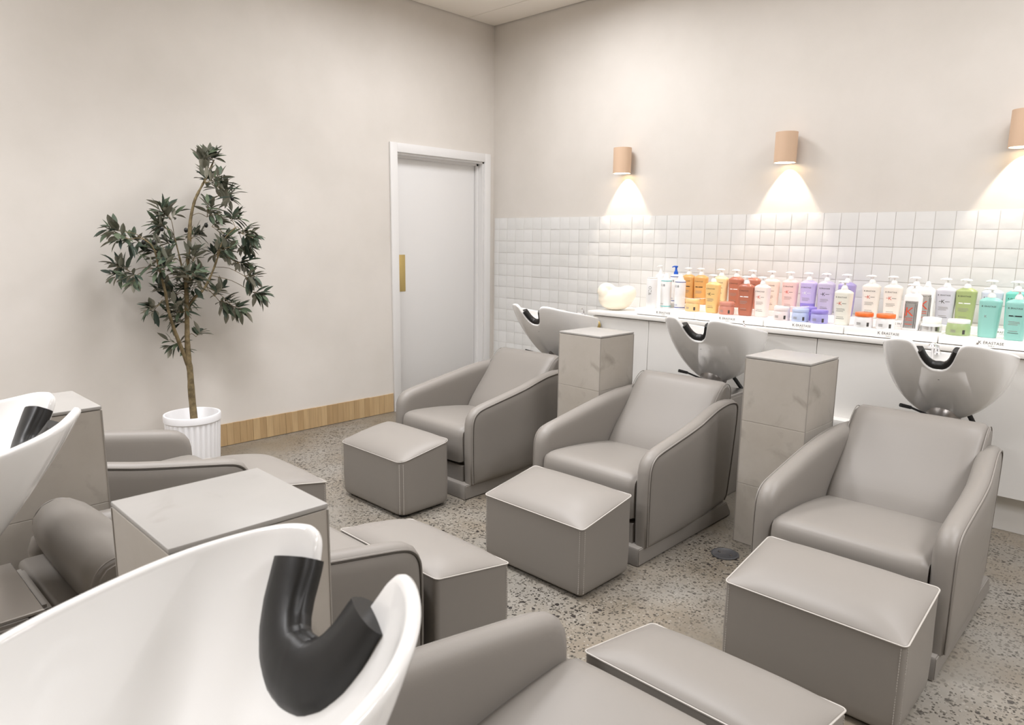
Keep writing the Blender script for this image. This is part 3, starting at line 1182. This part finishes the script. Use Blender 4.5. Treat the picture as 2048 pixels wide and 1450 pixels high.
def litre(label, x, y, z, body, style, rot=0.0, group='litre pump bottles', pump=True, name='pump_bottle', lower=None):
    t = thing(name, label, 'bottle', (x, y, z), math.radians(rot), group)
    if 'body' not in BM:
        BM['body'] = litre_body()
        BM['pump'] = pump_mesh(SH + 0.0175)
    me = BM['body'].copy()
    link('body', me, body, t)
    if lower:
        me.materials.append(MAT[lower])
        for p in me.polygons:
            if p.center.z < 0.062:
                p.material_index = 1
    link('pump', BM['pump'], 'plastic_white', t)
    print_obj(litre_print(style), t)
    return t

plastic('amber', 226, 172, 104); plastic('amber_light', 240, 200, 132); plastic('cream_amber', 246, 222, 172)
plastic('terracotta', 188, 120, 98); plastic('terracotta_dark', 180, 108, 84); plastic('blush_white', 243, 228, 220)
plastic('peach_white', 246, 226, 210); plastic('pink', 240, 204, 198); plastic('lavender', 198, 184, 226); plastic('violet', 150, 136, 214)
plastic('lavender_grey', 200, 190, 214); plastic('purple', 170, 158, 208); plastic('cream', 238, 232, 222); plastic('ivory', 240, 238, 226)
plastic('lilac_grey', 208, 207, 216); plastic('moss_green', 166, 180, 122); plastic('teal', 120, 204, 188); plastic('teal_light', 150, 206, 196)
plastic('ice_blue', 206, 212, 224); plastic('pale_pink', 240, 226, 224); plastic('pale_blue', 196, 208, 236); plastic('violet_jar', 176, 172, 226)
plastic('jar_green', 166, 184, 132); plastic('jar_amber', 240, 202, 146); plastic('jar_terracotta', 204, 138, 120); plastic('pearl', 240, 240, 240)

yB, zB, zF = -0.140, RZ + 0.0003, TZ + 0.0003
BACK_ROW = [
    (2.067, 'amber', 'blackbar', 'amber pump bottle with a black bar, back row, left of two alike'),
    (2.162, 'amber', 'blackbar', 'amber pump bottle with a black bar, back row, behind the amber jar'),
    (2.309, 'cream_amber', 'darkk', 'pale cream yellow pump bottle in the back row behind the front amber bottle'),
    (2.416, 'terracotta', 'whitebar', 'reddish brown pump bottle with white bars, back row, above the brown jar'),
    (2.531, 'terracotta', 'whitebar', 'reddish brown pump bottle in the back row between the brown and white front bottles'),
    (2.657, 'peach_white', 'redk', 'pale peach pump bottle in the back row beside the white front bottle'),
    (2.776, 'pink', 'redk', 'pink pump bottle with a red K in the back row behind the pale pink jar'),
    (2.889, 'lavender', 'whitek', 'lavender pump bottle with a deep violet lower part, back row'),
    (2.995, 'lavender_grey', 'darkk', 'greyish lavender pump bottle in the back row behind the violet lidded jar'),
    (3.112, 'purple', 'darkk', 'purple pump bottle in the back row behind the ivory front bottle'),
    (3.247, 'cream', 'redk', 'cream pump bottle with a red K behind the left orange lidded jar'),
    (3.362, 'cream', 'redk', 'cream pump bottle with a red K behind the right orange lidded jar'),
    (3.624, 'lilac_grey', 'darkk', 'pale lilac grey pump bottle with a dark K beside the moss green bottle'),
    (3.718, 'moss_green', 'whitebar', 'moss green pump bottle with white bars behind the green jar'),
    (3.833, 'ice_blue', 'darkk', 'pale icy blue pump bottle half hidden behind a teal bottle'),
    (3.939, 'teal', 'blackbar', 'teal pump bottle in the back row at the right edge of the photo'),
]
for x, c, st, lab in BACK_ROW:
    litre(lab, x, yB, zB, c, st, rnd.uniform(-5, 5), 'back row of pump bottles', lower='violet' if c == 'lavender' else None)
FRONT_ROW = [
    (2.354, -0.326, 'amber_light', 'darkk', 'light amber pump bottle standing in the front row'),
    (2.575, -0.317, 'terracotta_dark', 'whitebar', 'reddish brown pump bottle standing in the front row'),
    (2.673, -0.303, 'blush_white', 'redk', 'blush white pump bottle with a red K in the front row beside the brown bottle'),
    (3.170, -0.352, 'ivory', 'redk', 'ivory pump bottle with a red K, front row, left of the orange lidded jars'),
    (3.865, -0.340, 'teal_light', 'plain', 'teal pump bottle seen from its plain back, front row, next to the green jar'),
    (3.981, -0.367, 'teal_light', 'blackbar', 'teal pump bottle with a black bar, front row at the right edge'),
]
for x, y, c, st, lab in FRONT_ROW:
    litre(lab, x, y, zF, c, st, rnd.uniform(-4, 4), 'front row of pump bottles')

# white bottles with a silver panel and a big red K
def silver_bottle(label, x, y, z, pump, s=1.0, rot=0):
    t = thing('silver_label_bottle', label, 'bottle', (x, y, z), math.radians(rot), 'silver label bottles')
    bm = bmesh.new()
    rings = []
    w, d = 0.086 * s, 0.056 * s
    for zz, i in ((0, .008), (.002, .003), (.006, 0), (.05, 0), (.12, 0), (SH - 0.004, 0)):
        rings.append(oblong(w - i, d - i, zz, 4.0))
    for dz, f in ((0.004, 0.95), (0.010, 0.76), (0.0155, 0.54), (0.019, 0.40)):
        rings.append(oblong(w * f, max(d * f, 0.028), SH + dz, 2.8))
    loft(bm, rings)
    obj('body', bm, 'plastic_white', t, angle=50)
    if pump:
        link('pump', BM['pump'], 'plastic_white', t)
    else:
        bm = bmesh.new()
        lathe(bm, [(0.016, SH + 0.0175), (0.016, SH + 0.024), (0.009, SH + 0.044), (0.006, SH + 0.046)], 18)
        obj('cap', bm, 'plastic_white', t)
    def fn(u, v, e=0.0006):
        q = min(0.999, abs(u) / (w / 2))
        return (u, -(d / 2) * (1 - q ** 4.0) ** 0.25 - e, v)
    bm = bmesh.new()
    add_rect(bm, -0.031 * s, 0.031 * s, 0.010, 0.155, fn, 0, 10)
    obj('label_panel', bm, 'silver_label', t)
    bm = bmesh.new()
    f2 = lambda u, v: fn(u, v, 0.0011)
    add_text(bm, 'K', 0.066, lambda u, v: f2(u - 0.006, v + 0.076), 3)
    brand(bm, 0.009, lambda u, v: f2(u, v + 0.143), 0)
    for v in (0.062, 0.052, 0.030):
        add_rect(bm, -0.022, 0.012, v, v + 0.003, f2, 3, 3)
    for u in (-0.028, 0.018, 0.026):
        add_rect(bm, u, u + 0.002, 0.012, 0.14, f2, 0)
    print_obj(bm, t)
silver_bottle('white pump bottle with a silver panel and a big red K, front row', 3.509, -0.303, zF, True)
silver_bottle('white pump bottle with a silver panel, back row, half hidden behind its front row twin', 3.474, yB, zB, True)
silver_bottle('white cone capped bottle with a silver panel and red K behind the silver based jar', 3.541, -0.176, RZ + 0.0003, False, 0.86)

# round white bottles at the left end
def round_bottle(label, x, y, z, r, h, kind, band=None, name='round_bottle'):
    t = thing(name, label, 'bottle', (x, y, z), 0, 'plain white bottles')
    bm = bmesh.new()
    prof = [(r - 0.003, 0), (r, 0.003), (r, h - 0.004), (r * 0.96, h)]
    if kind != 'tall':
        prof += [(r * 0.72, h + 0.008), (r * 0.42, h + 0.011)]
    else:
        prof += [(r * 0.90, h + 0.002)]
    lathe(bm, prof, 36)
    obj('body', bm, 'pearl', t, angle=45)
    cyl = lambda u, v, e=0.0005: ((r + e) * math.sin(u / r - 0.25), -(r + e) * math.cos(u / r - 0.25), v)
    if kind == 'cone':
        bm = bmesh.new()
        lathe(bm, [(r * 0.66, h + 0.004), (r * 0.62, h + 0.014), (r * 0.34, h + 0.042), (r * 0.26, h + 0.046)], 24)
        obj('cap', bm, 'plastic_white', t)
    elif kind in ('pump', 'bluepump'):
        m = 'plastic_blue' if kind == 'bluepump' else 'plastic_white'
        bm = bmesh.new()
        h0 = h + 0.010
        lathe(bm, [(0.0155, h0), (0.0155, h0 + 0.012), (0.009, h0 + 0.026), (0.0065, h0 + 0.042), (0.009, h0 + 0.047), (0.012, h0 + 0.050), (0.012, h0 + 0.058), (0.006, h0 + 0.060)], 18)
        tube(bm, [(0.004, 0, h0 + 0.0545), (-0.016, 0, h0 + 0.0545), (-0.032, 0, h0 + 0.049)], [0.0055, 0.0050, 0.0032], 10)
        p = obj('pump', bm, m, t)
        if kind == 'bluepump':
            p['label'] = 'bright blue pump'
    elif kind == 'tall':
        bm = bmesh.new()
        lathe(bm, [(r * 0.86, h + 0.0015), (r * 0.92, h + 0.006), (r * 0.88, h + 0.012)], 30)
        obj('cap', bm, 'plastic_white', t)
    bm = bmesh.new()
    if band:
        mi = {'teal': 5, 'navy': 6}[band]
        for v in (h - 0.008, 0.009):
            add_rect(bm, 0, 2 * PI * r, v, v + 0.005, cyl, mi, 36)
        add_text(bm, 'K18', 0.022, lambda u, v: cyl(u, v + h - 0.042), 4)
        for v in (0.030, 0.024):
            add_rect(bm, -0.018, 0.012, v, v + 0.0018, cyl, 6 if band == 'navy' else 1, 4)
    elif kind == 'tall':
        add_text(bm, 'OSKIA', 0.022, lambda u, v: cyl(0.008 + v - 0.008, 0.135 - u), 0) if False else add_text(bm, 'OZ&', 0.030, lambda u, v: cyl(0.006 + v, 0.12 - u), 1)
    if len(bm.faces):
        print_obj(bm, t)
    else:
        bm.free()
round_bottle('tall plain white bottle with upright grey lettering, far left of the products', 1.907, -0.348, zF, 0.036, 0.196, 'tall')
round_bottle('white pump bottle in the back row, far left, behind the tall plain bottle', 1.830, -0.120, zB, 0.035, 0.182, 'pump')
round_bottle('white bottle with a bright blue pump', 1.955, -0.125, zB, 0.036, 0.184, 'bluepump', 'navy')
round_bottle('white cone capped bottle with teal bands', 1.967, -0.262, zF, 0.0355, 0.190, 'cone', 'teal')
round_bottle('white cone capped bottle with navy blue bands', 2.076, -0.262, zF, 0.0355, 0.188, 'cone', 'navy')

# jars
def jar(label, x, y, z, body, lid, r=0.047, hb=0.055, hl=0.024, taper=0.95, lidr=0.98, base=None, rot=0):
    t = thing('cream_jar', label, 'jar', (x, y, z), math.radians(rot), 'cream jars')
    bm = bmesh.new()
    lathe(bm, [(r - 0.003, 0), (r, 0.004), (r, hb * 0.6), (r * taper, hb * 0.93), (r * taper * 0.95, hb)], 36)
    obj('body', bm, body, t, angle=45)
    bm = bmesh.new()
    R = r * lidr
    lathe(bm, [(R - 0.001, hb + 0.0002), (R, hb + 0.002), (R, hb + hl - 0.003), (R - 0.003, hb + hl)], 36)
    obj('lid', bm, lid, t, angle=45)
    cyl = lambda u, v, e=0.0005: ((r + e) * math.sin(u / r), -(r + e) * math.cos(u / r), v)
    bm = bmesh.new()
    if base:
        add_rect(bm, 0, 2 * PI * r, 0.004, 0.030, cyl, 0, 36)
        obj('silver_band', bm, base, t)
        bm = bmesh.new()
    for v in (0.026, 0.021, 0.016):
        add_rect(bm, -0.024, 0.0, v, v + 0.0025, cyl, 1, 4)
    add_rect(bm, 0.030, 0.042, 0.008, 0.030, cyl, 0, 3)
    print_obj(bm, t)
jar('amber cream jar with a spatula on its lid', 2.211, -0.325, zF, 'jar_amber', 'jar_amber')
jar('reddish brown cream jar in front of the brown bottles', 2.459, -0.335, zF, 'jar_terracotta', 'jar_terracotta')
jar('pale pink cream jar with a spatula end on its lid', 2.835, -0.380, zF, 'pale_pink', 'pale_pink')
jar('pale blue cream jar between the pink and violet jars', 2.942, -0.372, zF, 'pale_blue', 'pale_blue', hl=0.022)
jar('violet jar with a deep violet lid, front row', 3.053, -0.374, zF, 'violet_jar', 'violet', hl=0.020)
jar('deep violet jar behind the pale blue jar', 2.945, -0.262, zF, 'violet', 'violet')
jar('white jar with an orange lid, left of the two alike', 3.295, -0.380, zF, 'pearl', 'orange_lid', hb=0.060, hl=0.021, lidr=1.0)
jar('white jar with an orange lid, right of the two alike', 3.404, -0.372, zF, 'pearl', 'orange_lid', hb=0.060, hl=0.021, lidr=1.0)
jar('white jar with a silver base', 3.607, -0.300, zF, 'pearl', 'plastic_white', r=0.049, hb=0.042, hl=0.033, taper=0.97, lidr=0.9, base='silver_label')
jar('moss green jar with a white lid', 3.739, -0.343, zF, 'jar_green', 'plastic_white', r=0.054, hb=0.060, hl=0.019, lidr=0.93)

def spatula(label, a, b, z):
    bm = bmesh.new()
    a, b = Vector((a[0], a[1], z)), Vector((b[0], b[1], z))
    d = (b - a).normalized()
    n = Vector((-d.y, d.x, 0))
    rings = []
    for i in range(15):
        s = i / 14
        p = a.lerp(b, s)
        p.z += 0.006 * (1 - math.sin(PI * s)) * (1 if s > 0.5 else 0.6)
        w = 0.0045 + 0.0075 * sstep(0.55, 0.9, s) * (1 - 0.7 * sstep(0.92, 1.0, s))
        rings.append([p + n * w, p + n * w + Vector((0, 0, 0.003)), p - n * w + Vector((0, 0, 0.003)), p - n * w])
    loft(bm, rings)
    tag(obj('spatula', bm, 'plastic_white'), label, 'spatula', 'cream spatulas')
spatula('thin white spatula lying across the amber jar', (2.150, -0.355), (2.290, -0.300), TZ + 0.0802)
spatula('thin white spatula lying across the pale pink and blue jars', (2.800, -0.395), (2.985, -0.360), TZ + 0.0802)

# ------------------------------------------------------------------ cream ceramic vase on the counter
bm = bmesh.new()
t = thing('ceramic_vase', 'cream coiled ceramic vase alone at the left end of the counter', 'vase', (1.575, -0.285, CT), math.radians(38))
def blob(cx, cy, cz, rx, ry, rz, tilt=0.0):
    bmesh.ops.create_uvsphere(bm, u_segments=36, v_segments=24, radius=1.0,
                              matrix=Matrix.Translation((cx, cy, cz)) @ Matrix.Rotation(tilt, 4, 'Y') @ Matrix.Diagonal((rx, ry, rz, 1)))
blob(-0.010, 0, 0.082, 0.125, 0.078, 0.086)
blob(0.060, 0, 0.110, 0.082, 0.070, 0.066, -0.5)
blob(-0.090, 0, 0.120, 0.046, 0.060, 0.062)
tube(bm, smooth_curve([(-0.112, 0, 0.118), (-0.106, -0.002, 0.150), (-0.080, -0.010, 0.166), (-0.050, -0.014, 0.158), (-0.036, -0.016, 0.144)], 5),
     [lerp(0.034, 0.030, i / 20) for i in range(20)] + [0.018], 24)
for v in bm.verts:
    v.co.z = max(v.co.z, 0.0)
vo = obj('body', bm, 'vase', t, angle=80)
rm = vo.modifiers.new('fuse', 'REMESH')
rm.mode = 'VOXEL'
rm.voxel_size = 0.0045
rm.use_smooth_shade = True
sm = vo.modifiers.new('soft', 'SMOOTH')
sm.factor = 0.6
sm.iterations = 26

# ------------------------------------------------------------------ wall lamps
def sconce(label, x):
    t = thing('wall_lamp', label, 'wall lamp', (x, 0, 1.885), 0, 'cylindrical wall lamps')
    bm = bmesh.new()
    r, hh, n = 0.066, 0.182, 40
    cy = -0.082
    out, inn = [], []
    rings = []
    for rr, z in ((r - 0.004, 0.0), (r, 0.0), (r, hh), (r - 0.004, hh)):
        rings.append([(rr * math.cos(2 * PI * i / n), cy + rr * math.sin(2 * PI * i / n), z) for i in range(n)])
    loft(bm, rings, True, False, True)
    obj('shade', bm, 'sconce', t, angle=45)
    bm = bmesh.new()
    lathe(bm, [(r - 0.0045, 0.001), (r - 0.0045, hh - 0.006)], n, 0, cy, False, True)
    obj('reflector', bm, 'sconce_in', t)
    box_obj('wall_mount', -0.02, 0.02, cy + r - 0.004, -0.0005, 0.06, 0.13, 'sconce', 0.002, t)
    ld = bpy.data.lights.new('wall_lamp_light', 'SPOT')
    ld.energy = SCONCE_W
    ld.color = (1.0, 0.86, 0.70)
    ld.spot_size = math.radians(100)
    ld.spot_blend = 0.1
    ld.shadow_soft_size = 0.008
    lo = bpy.data.objects.new('wall_lamp_light', ld)
    COL.objects.link(lo)
    lo.parent = t
    lo.location = (0, cy, 0.115)
SCONCE_W = 20.0
sconce('sand coloured cylindrical wall lamp above the cream vase, nearest the corner', 1.432)
sconce('sand coloured cylindrical wall lamp in the middle, above the brown and lavender bottles', 2.655)
sconce('sand coloured cylindrical wall lamp cut by the right edge of the photo', 3.872)
# ------------------------------------------------------------------ potted olive tree by the left wall
PX0 = 0.285
tree = thing('potted_olive_tree', 'slim olive tree in a white ribbed pot against the plain left wall', 'potted plant', (PX0, -2.842, 0))
T0 = Vector((PX0, -2.842, 0))
bm = bmesh.new()
n = 120
def pring(r, z, flute=0.0):
    return [((r + flute * math.cos(30 * 2 * PI * i / n)) * math.cos(2 * PI * i / n), (r + flute * math.cos(30 * 2 * PI * i / n)) * math.sin(2 * PI * i / n), z) for i in range(n)]
H = 0.335
rings = [pring(0.135, 0.0), pring(0.139, 0.006, 0.002), pring(0.141, 0.02, 0.003), pring(0.156, H - 0.052, 0.003), pring(0.156, H - 0.046, 0.001), pring(0.1575, H - 0.044), pring(0.162, H - 0.040),
         pring(0.163, H - 0.008), pring(0.160, H), pring(0.150, H), pring(0.147, H - 0.006), pring(0.145, H - 0.075)]
loft(bm, rings)
obj('pot', bm, 'pot_white', tree, angle=35)
bm = bmesh.new()
lathe(bm, [(0.1448, H - 0.0745), (0.1448, H - 0.07), (0.0, H - 0.066)], 40, cap1=False)
obj('soil', bm, 'soil', tree)

rt = random.Random(11)
def W_(y, z, dx=0.0):
    return Vector((dx, y + 2.842, z))
main = [(-2.834, 0.262), (-2.834, 0.325), (-2.838, 0.461), (-2.838, 0.595), (-2.844, 0.669), (-2.843, 0.781), (-2.839, 0.872), (-2.831, 1.04), (-2.823, 1.168), (-2.797, 1.358), (-2.783, 1.483), (-2.757, 1.584), (-2.735, 1.635), (-2.699, 1.699), (-2.663, 1.764), (-2.626, 1.842)]
left = [(-2.842, 0.622), (-2.872, 0.718), (-2.898, 0.799), (-2.918, 0.866), (-2.942, 0.97), (-2.953, 1.071), (-2.97, 1.16), (-2.988, 1.247), (-3.001, 1.308), (-3.024, 1.351)]
right = [(-2.835, 0.962), (-2.781, 1.037), (-2.733, 1.081), (-2.688, 1.164), (-2.649, 1.267), (-2.616, 1.371), (-2.544, 1.45)]
mid = [(-2.828, 1.117), (-2.838, 1.219), (-2.847, 1.32), (-2.851, 1.395)]
def branch(name, pts, r0, r1, depth):
    P = smooth_curve([W_(y, z, depth * (i / (len(pts) - 1)) ** 1.4) for i, (y, z) in enumerate(pts)], 4)
    k = len(P)
    R = [lerp(r0, r1, (i / (k - 1)) ** 0.8) + 0.0012 * rt.uniform(-1, 1) for i in range(k)]
    bm = bmesh.new()
    tube(bm, P, R, 10)
    obj(name, bm, 'bark', tree)
    return P
mp = branch('trunk', main, 0.0235, 0.004, 0.03)
lp = branch('branch', left, 0.014, 0.004, 0.05)
rp = branch('branch', right, 0.010, 0.0035, 0.08)
dp = branch('branch', mid, 0.008, 0.003, -0.06)

leaves = bmesh.new()
twigs = bmesh.new()
fruit = bmesh.new()
def leaf(p, d, up, L, w):
    d = d.normalized()
    s = d.cross(up)
    if s.length < 1e-4:
        s = d.orthogonal()
    s.normalize()
    nrm = s.cross(d)
    prof = [(0, .04), (.12, .42), (.3, .88), (.48, 1.0), (.68, .84), (.86, .45), (1, .03)]
    rows = []
    for t, k in prof:
        c = p + d * (L * t) + nrm * (-0.10 * L * t * t)
        rows.append((leaves.verts.new(c - s * (w * k) + nrm * (w * k * 0.35)), leaves.verts.new(c), leaves.verts.new(c + s * (w * k) + nrm * (w * k * 0.35))))
    for a, b in zip(rows[:-1], rows[1:]):
        leaves.faces.new((a[0], a[1], b[1], b[0]))
        leaves.faces.new((a[1], a[2], b[2], b[1]))

# leaf sprays: (centre y, z, spread, number of twigs, hanging 0..1)
SPRAYS = [(-3.127, 1.38, .075, 4, .1), (-3.135, 1.41, .05, 3, -.2), (-3.04, 1.36, .05, 2, .2), (-3.096, 1.188, .07, 5, .35), (-3.115, 1.17, .04, 3, .7), (-2.98, 1.20, .06, 3, .2), (-3.017, 1.006, .05, 3, .5),
          (-2.706, 1.80, .05, 4, -.6), (-2.635, 1.83, .04, 3, -.4), (-2.69, 1.70, .07, 6, -.1), (-2.60, 1.68, .06, 4, .1), (-2.53, 1.63, .05, 3, .3), (-2.875, 1.485, .075, 7, .2), (-2.91, 1.43, .05, 4, .3),
          (-2.699, 1.50, .07, 5, .3), (-2.63, 1.45, .05, 3, .3), (-2.505, 1.42, .06, 6, .5), (-2.44, 1.36, .05, 5, .8), (-2.55, 1.39, .05, 3, .4), (-2.66, 1.306, .07, 5, .2), (-2.60, 1.27, .06, 5, .4), (-2.52, 1.24, .06, 4, .5),
          (-2.492, 1.158, .055, 5, .7), (-2.434, 1.06, .05, 4, .9), (-2.585, 0.99, .06, 5, .8), (-2.52, 0.97, .05, 4, .8), (-2.66, 1.03, .05, 2, .4), (-2.837, 1.143, .08, 7, .2), (-2.856, 1.041, .08, 7, .3), (-2.80, 1.06, .06, 4, .4),
          (-2.851, 0.938, .07, 6, .4), (-2.80, 0.882, .06, 4, .6), (-2.83, 0.99, .07, 4, .4), (-2.852, 0.742, .045, 3, .7), (-2.90, 1.246, .08, 6, .2), (-2.979, 1.30, .05, 3, .1), (-2.76, 1.12, .07, 4, .3), (-2.79, 1.26, .05, 3, .2), (-2.74, 1.38, .05, 3, .2),
          (-2.485, 1.50, .05, 3, -.1), (-2.87, 1.33, .05, 3, .2), (-2.76, 0.80, .03, 1, .6)]
skel = mp[10:] + lp[4:] + rp + dp
for (cy, cz, sp, k, hang) in SPRAYS:
    c0 = W_(cy, cz, rt.uniform(-0.10, 0.10))
    near = min(skel, key=lambda q: (q - c0).length)
    hub = c0 + Vector((rt.uniform(-.02, .02), rt.uniform(-.01, .01), rt.uniform(-.01, .01)))
    m = near.lerp(hub, 0.5) + Vector((0, 0, 0.02))
    if (near - hub).length > 0.02:
        tube(twigs, smooth_curve([near, m, hub], 3), 0.0019, 5)
    out = hub - W_(-2.80, cz - 0.10)
    out.x *= 0.5
    for j in range(k + 1):
        d = Vector((rt.uniform(-.9, .9), rt.uniform(-.7, .7), rt.uniform(-.45, .6))) + out.normalized() * 0.9
        d.z -= hang * 0.9
        d.normalize()
        Lt = sp * rt.uniform(0.9, 1.6)
        e = hub + d * Lt
        if e.x + PX0 < 0.03:
            e.x = 0.03 - PX0
        tube(twigs, [hub, hub.lerp(e, 0.5) + Vector((0, 0, 0.004)), e], 0.0012, 4)
        nl = rt.choice((5, 6, 6, 7))
        for q in range(nl):
            s = 0.30 + 0.70 * q / (nl - 1)
            p = hub.lerp(e, s)
            side = d.orthogonal()
            side.rotate(Matrix.Rotation(rt.uniform(0, 2 * PI), 3, d))
            ld = (d * (0.65 if q < nl - 1 else 1.2) + side * 0.75 + Vector((0, 0, -0.35 * hang))).normalized()
            L = rt.uniform(0.062, 0.098)
            if p.x + ld.x * L + PX0 < 0.012:
                ld.x = abs(ld.x) * 0.3
            leaf(p, ld, Vector((rt.uniform(-.5, .5), rt.uniform(-.5, .5), 1)), L, L * rt.uniform(.14, .185))
for (fy, fz) in ((-2.955, 1.435), (-2.72, 1.46), (-3.06, 1.36), (-3.02, 1.36), (-2.97, 1.165), (-2.60, 1.40), (-3.13, 1.345), (-2.55, 1.62), (-2.83, 1.43)):
    bmesh.ops.create_uvsphere(fruit, u_segments=12, v_segments=8, radius=0.0125, matrix=Matrix.Translation(W_(fy, fz, rt.uniform(0.02, 0.09))) @ Matrix.Diagonal((0.9, 0.9, 1.15, 1)))
o = obj('twigs', twigs, 'bark', tree)
o.name = 'twig'
# leaves keep their own winding so that tops and undersides differ
for f in leaves.faces:
    f.smooth = True
me = bpy.data.meshes.new('leaves')
leaves.to_mesh(me)
leaves.free()
link('foliage', me, 'leaf', tree)
obj('olives', fruit, 'olive_fruit', tree).name = 'fruit'
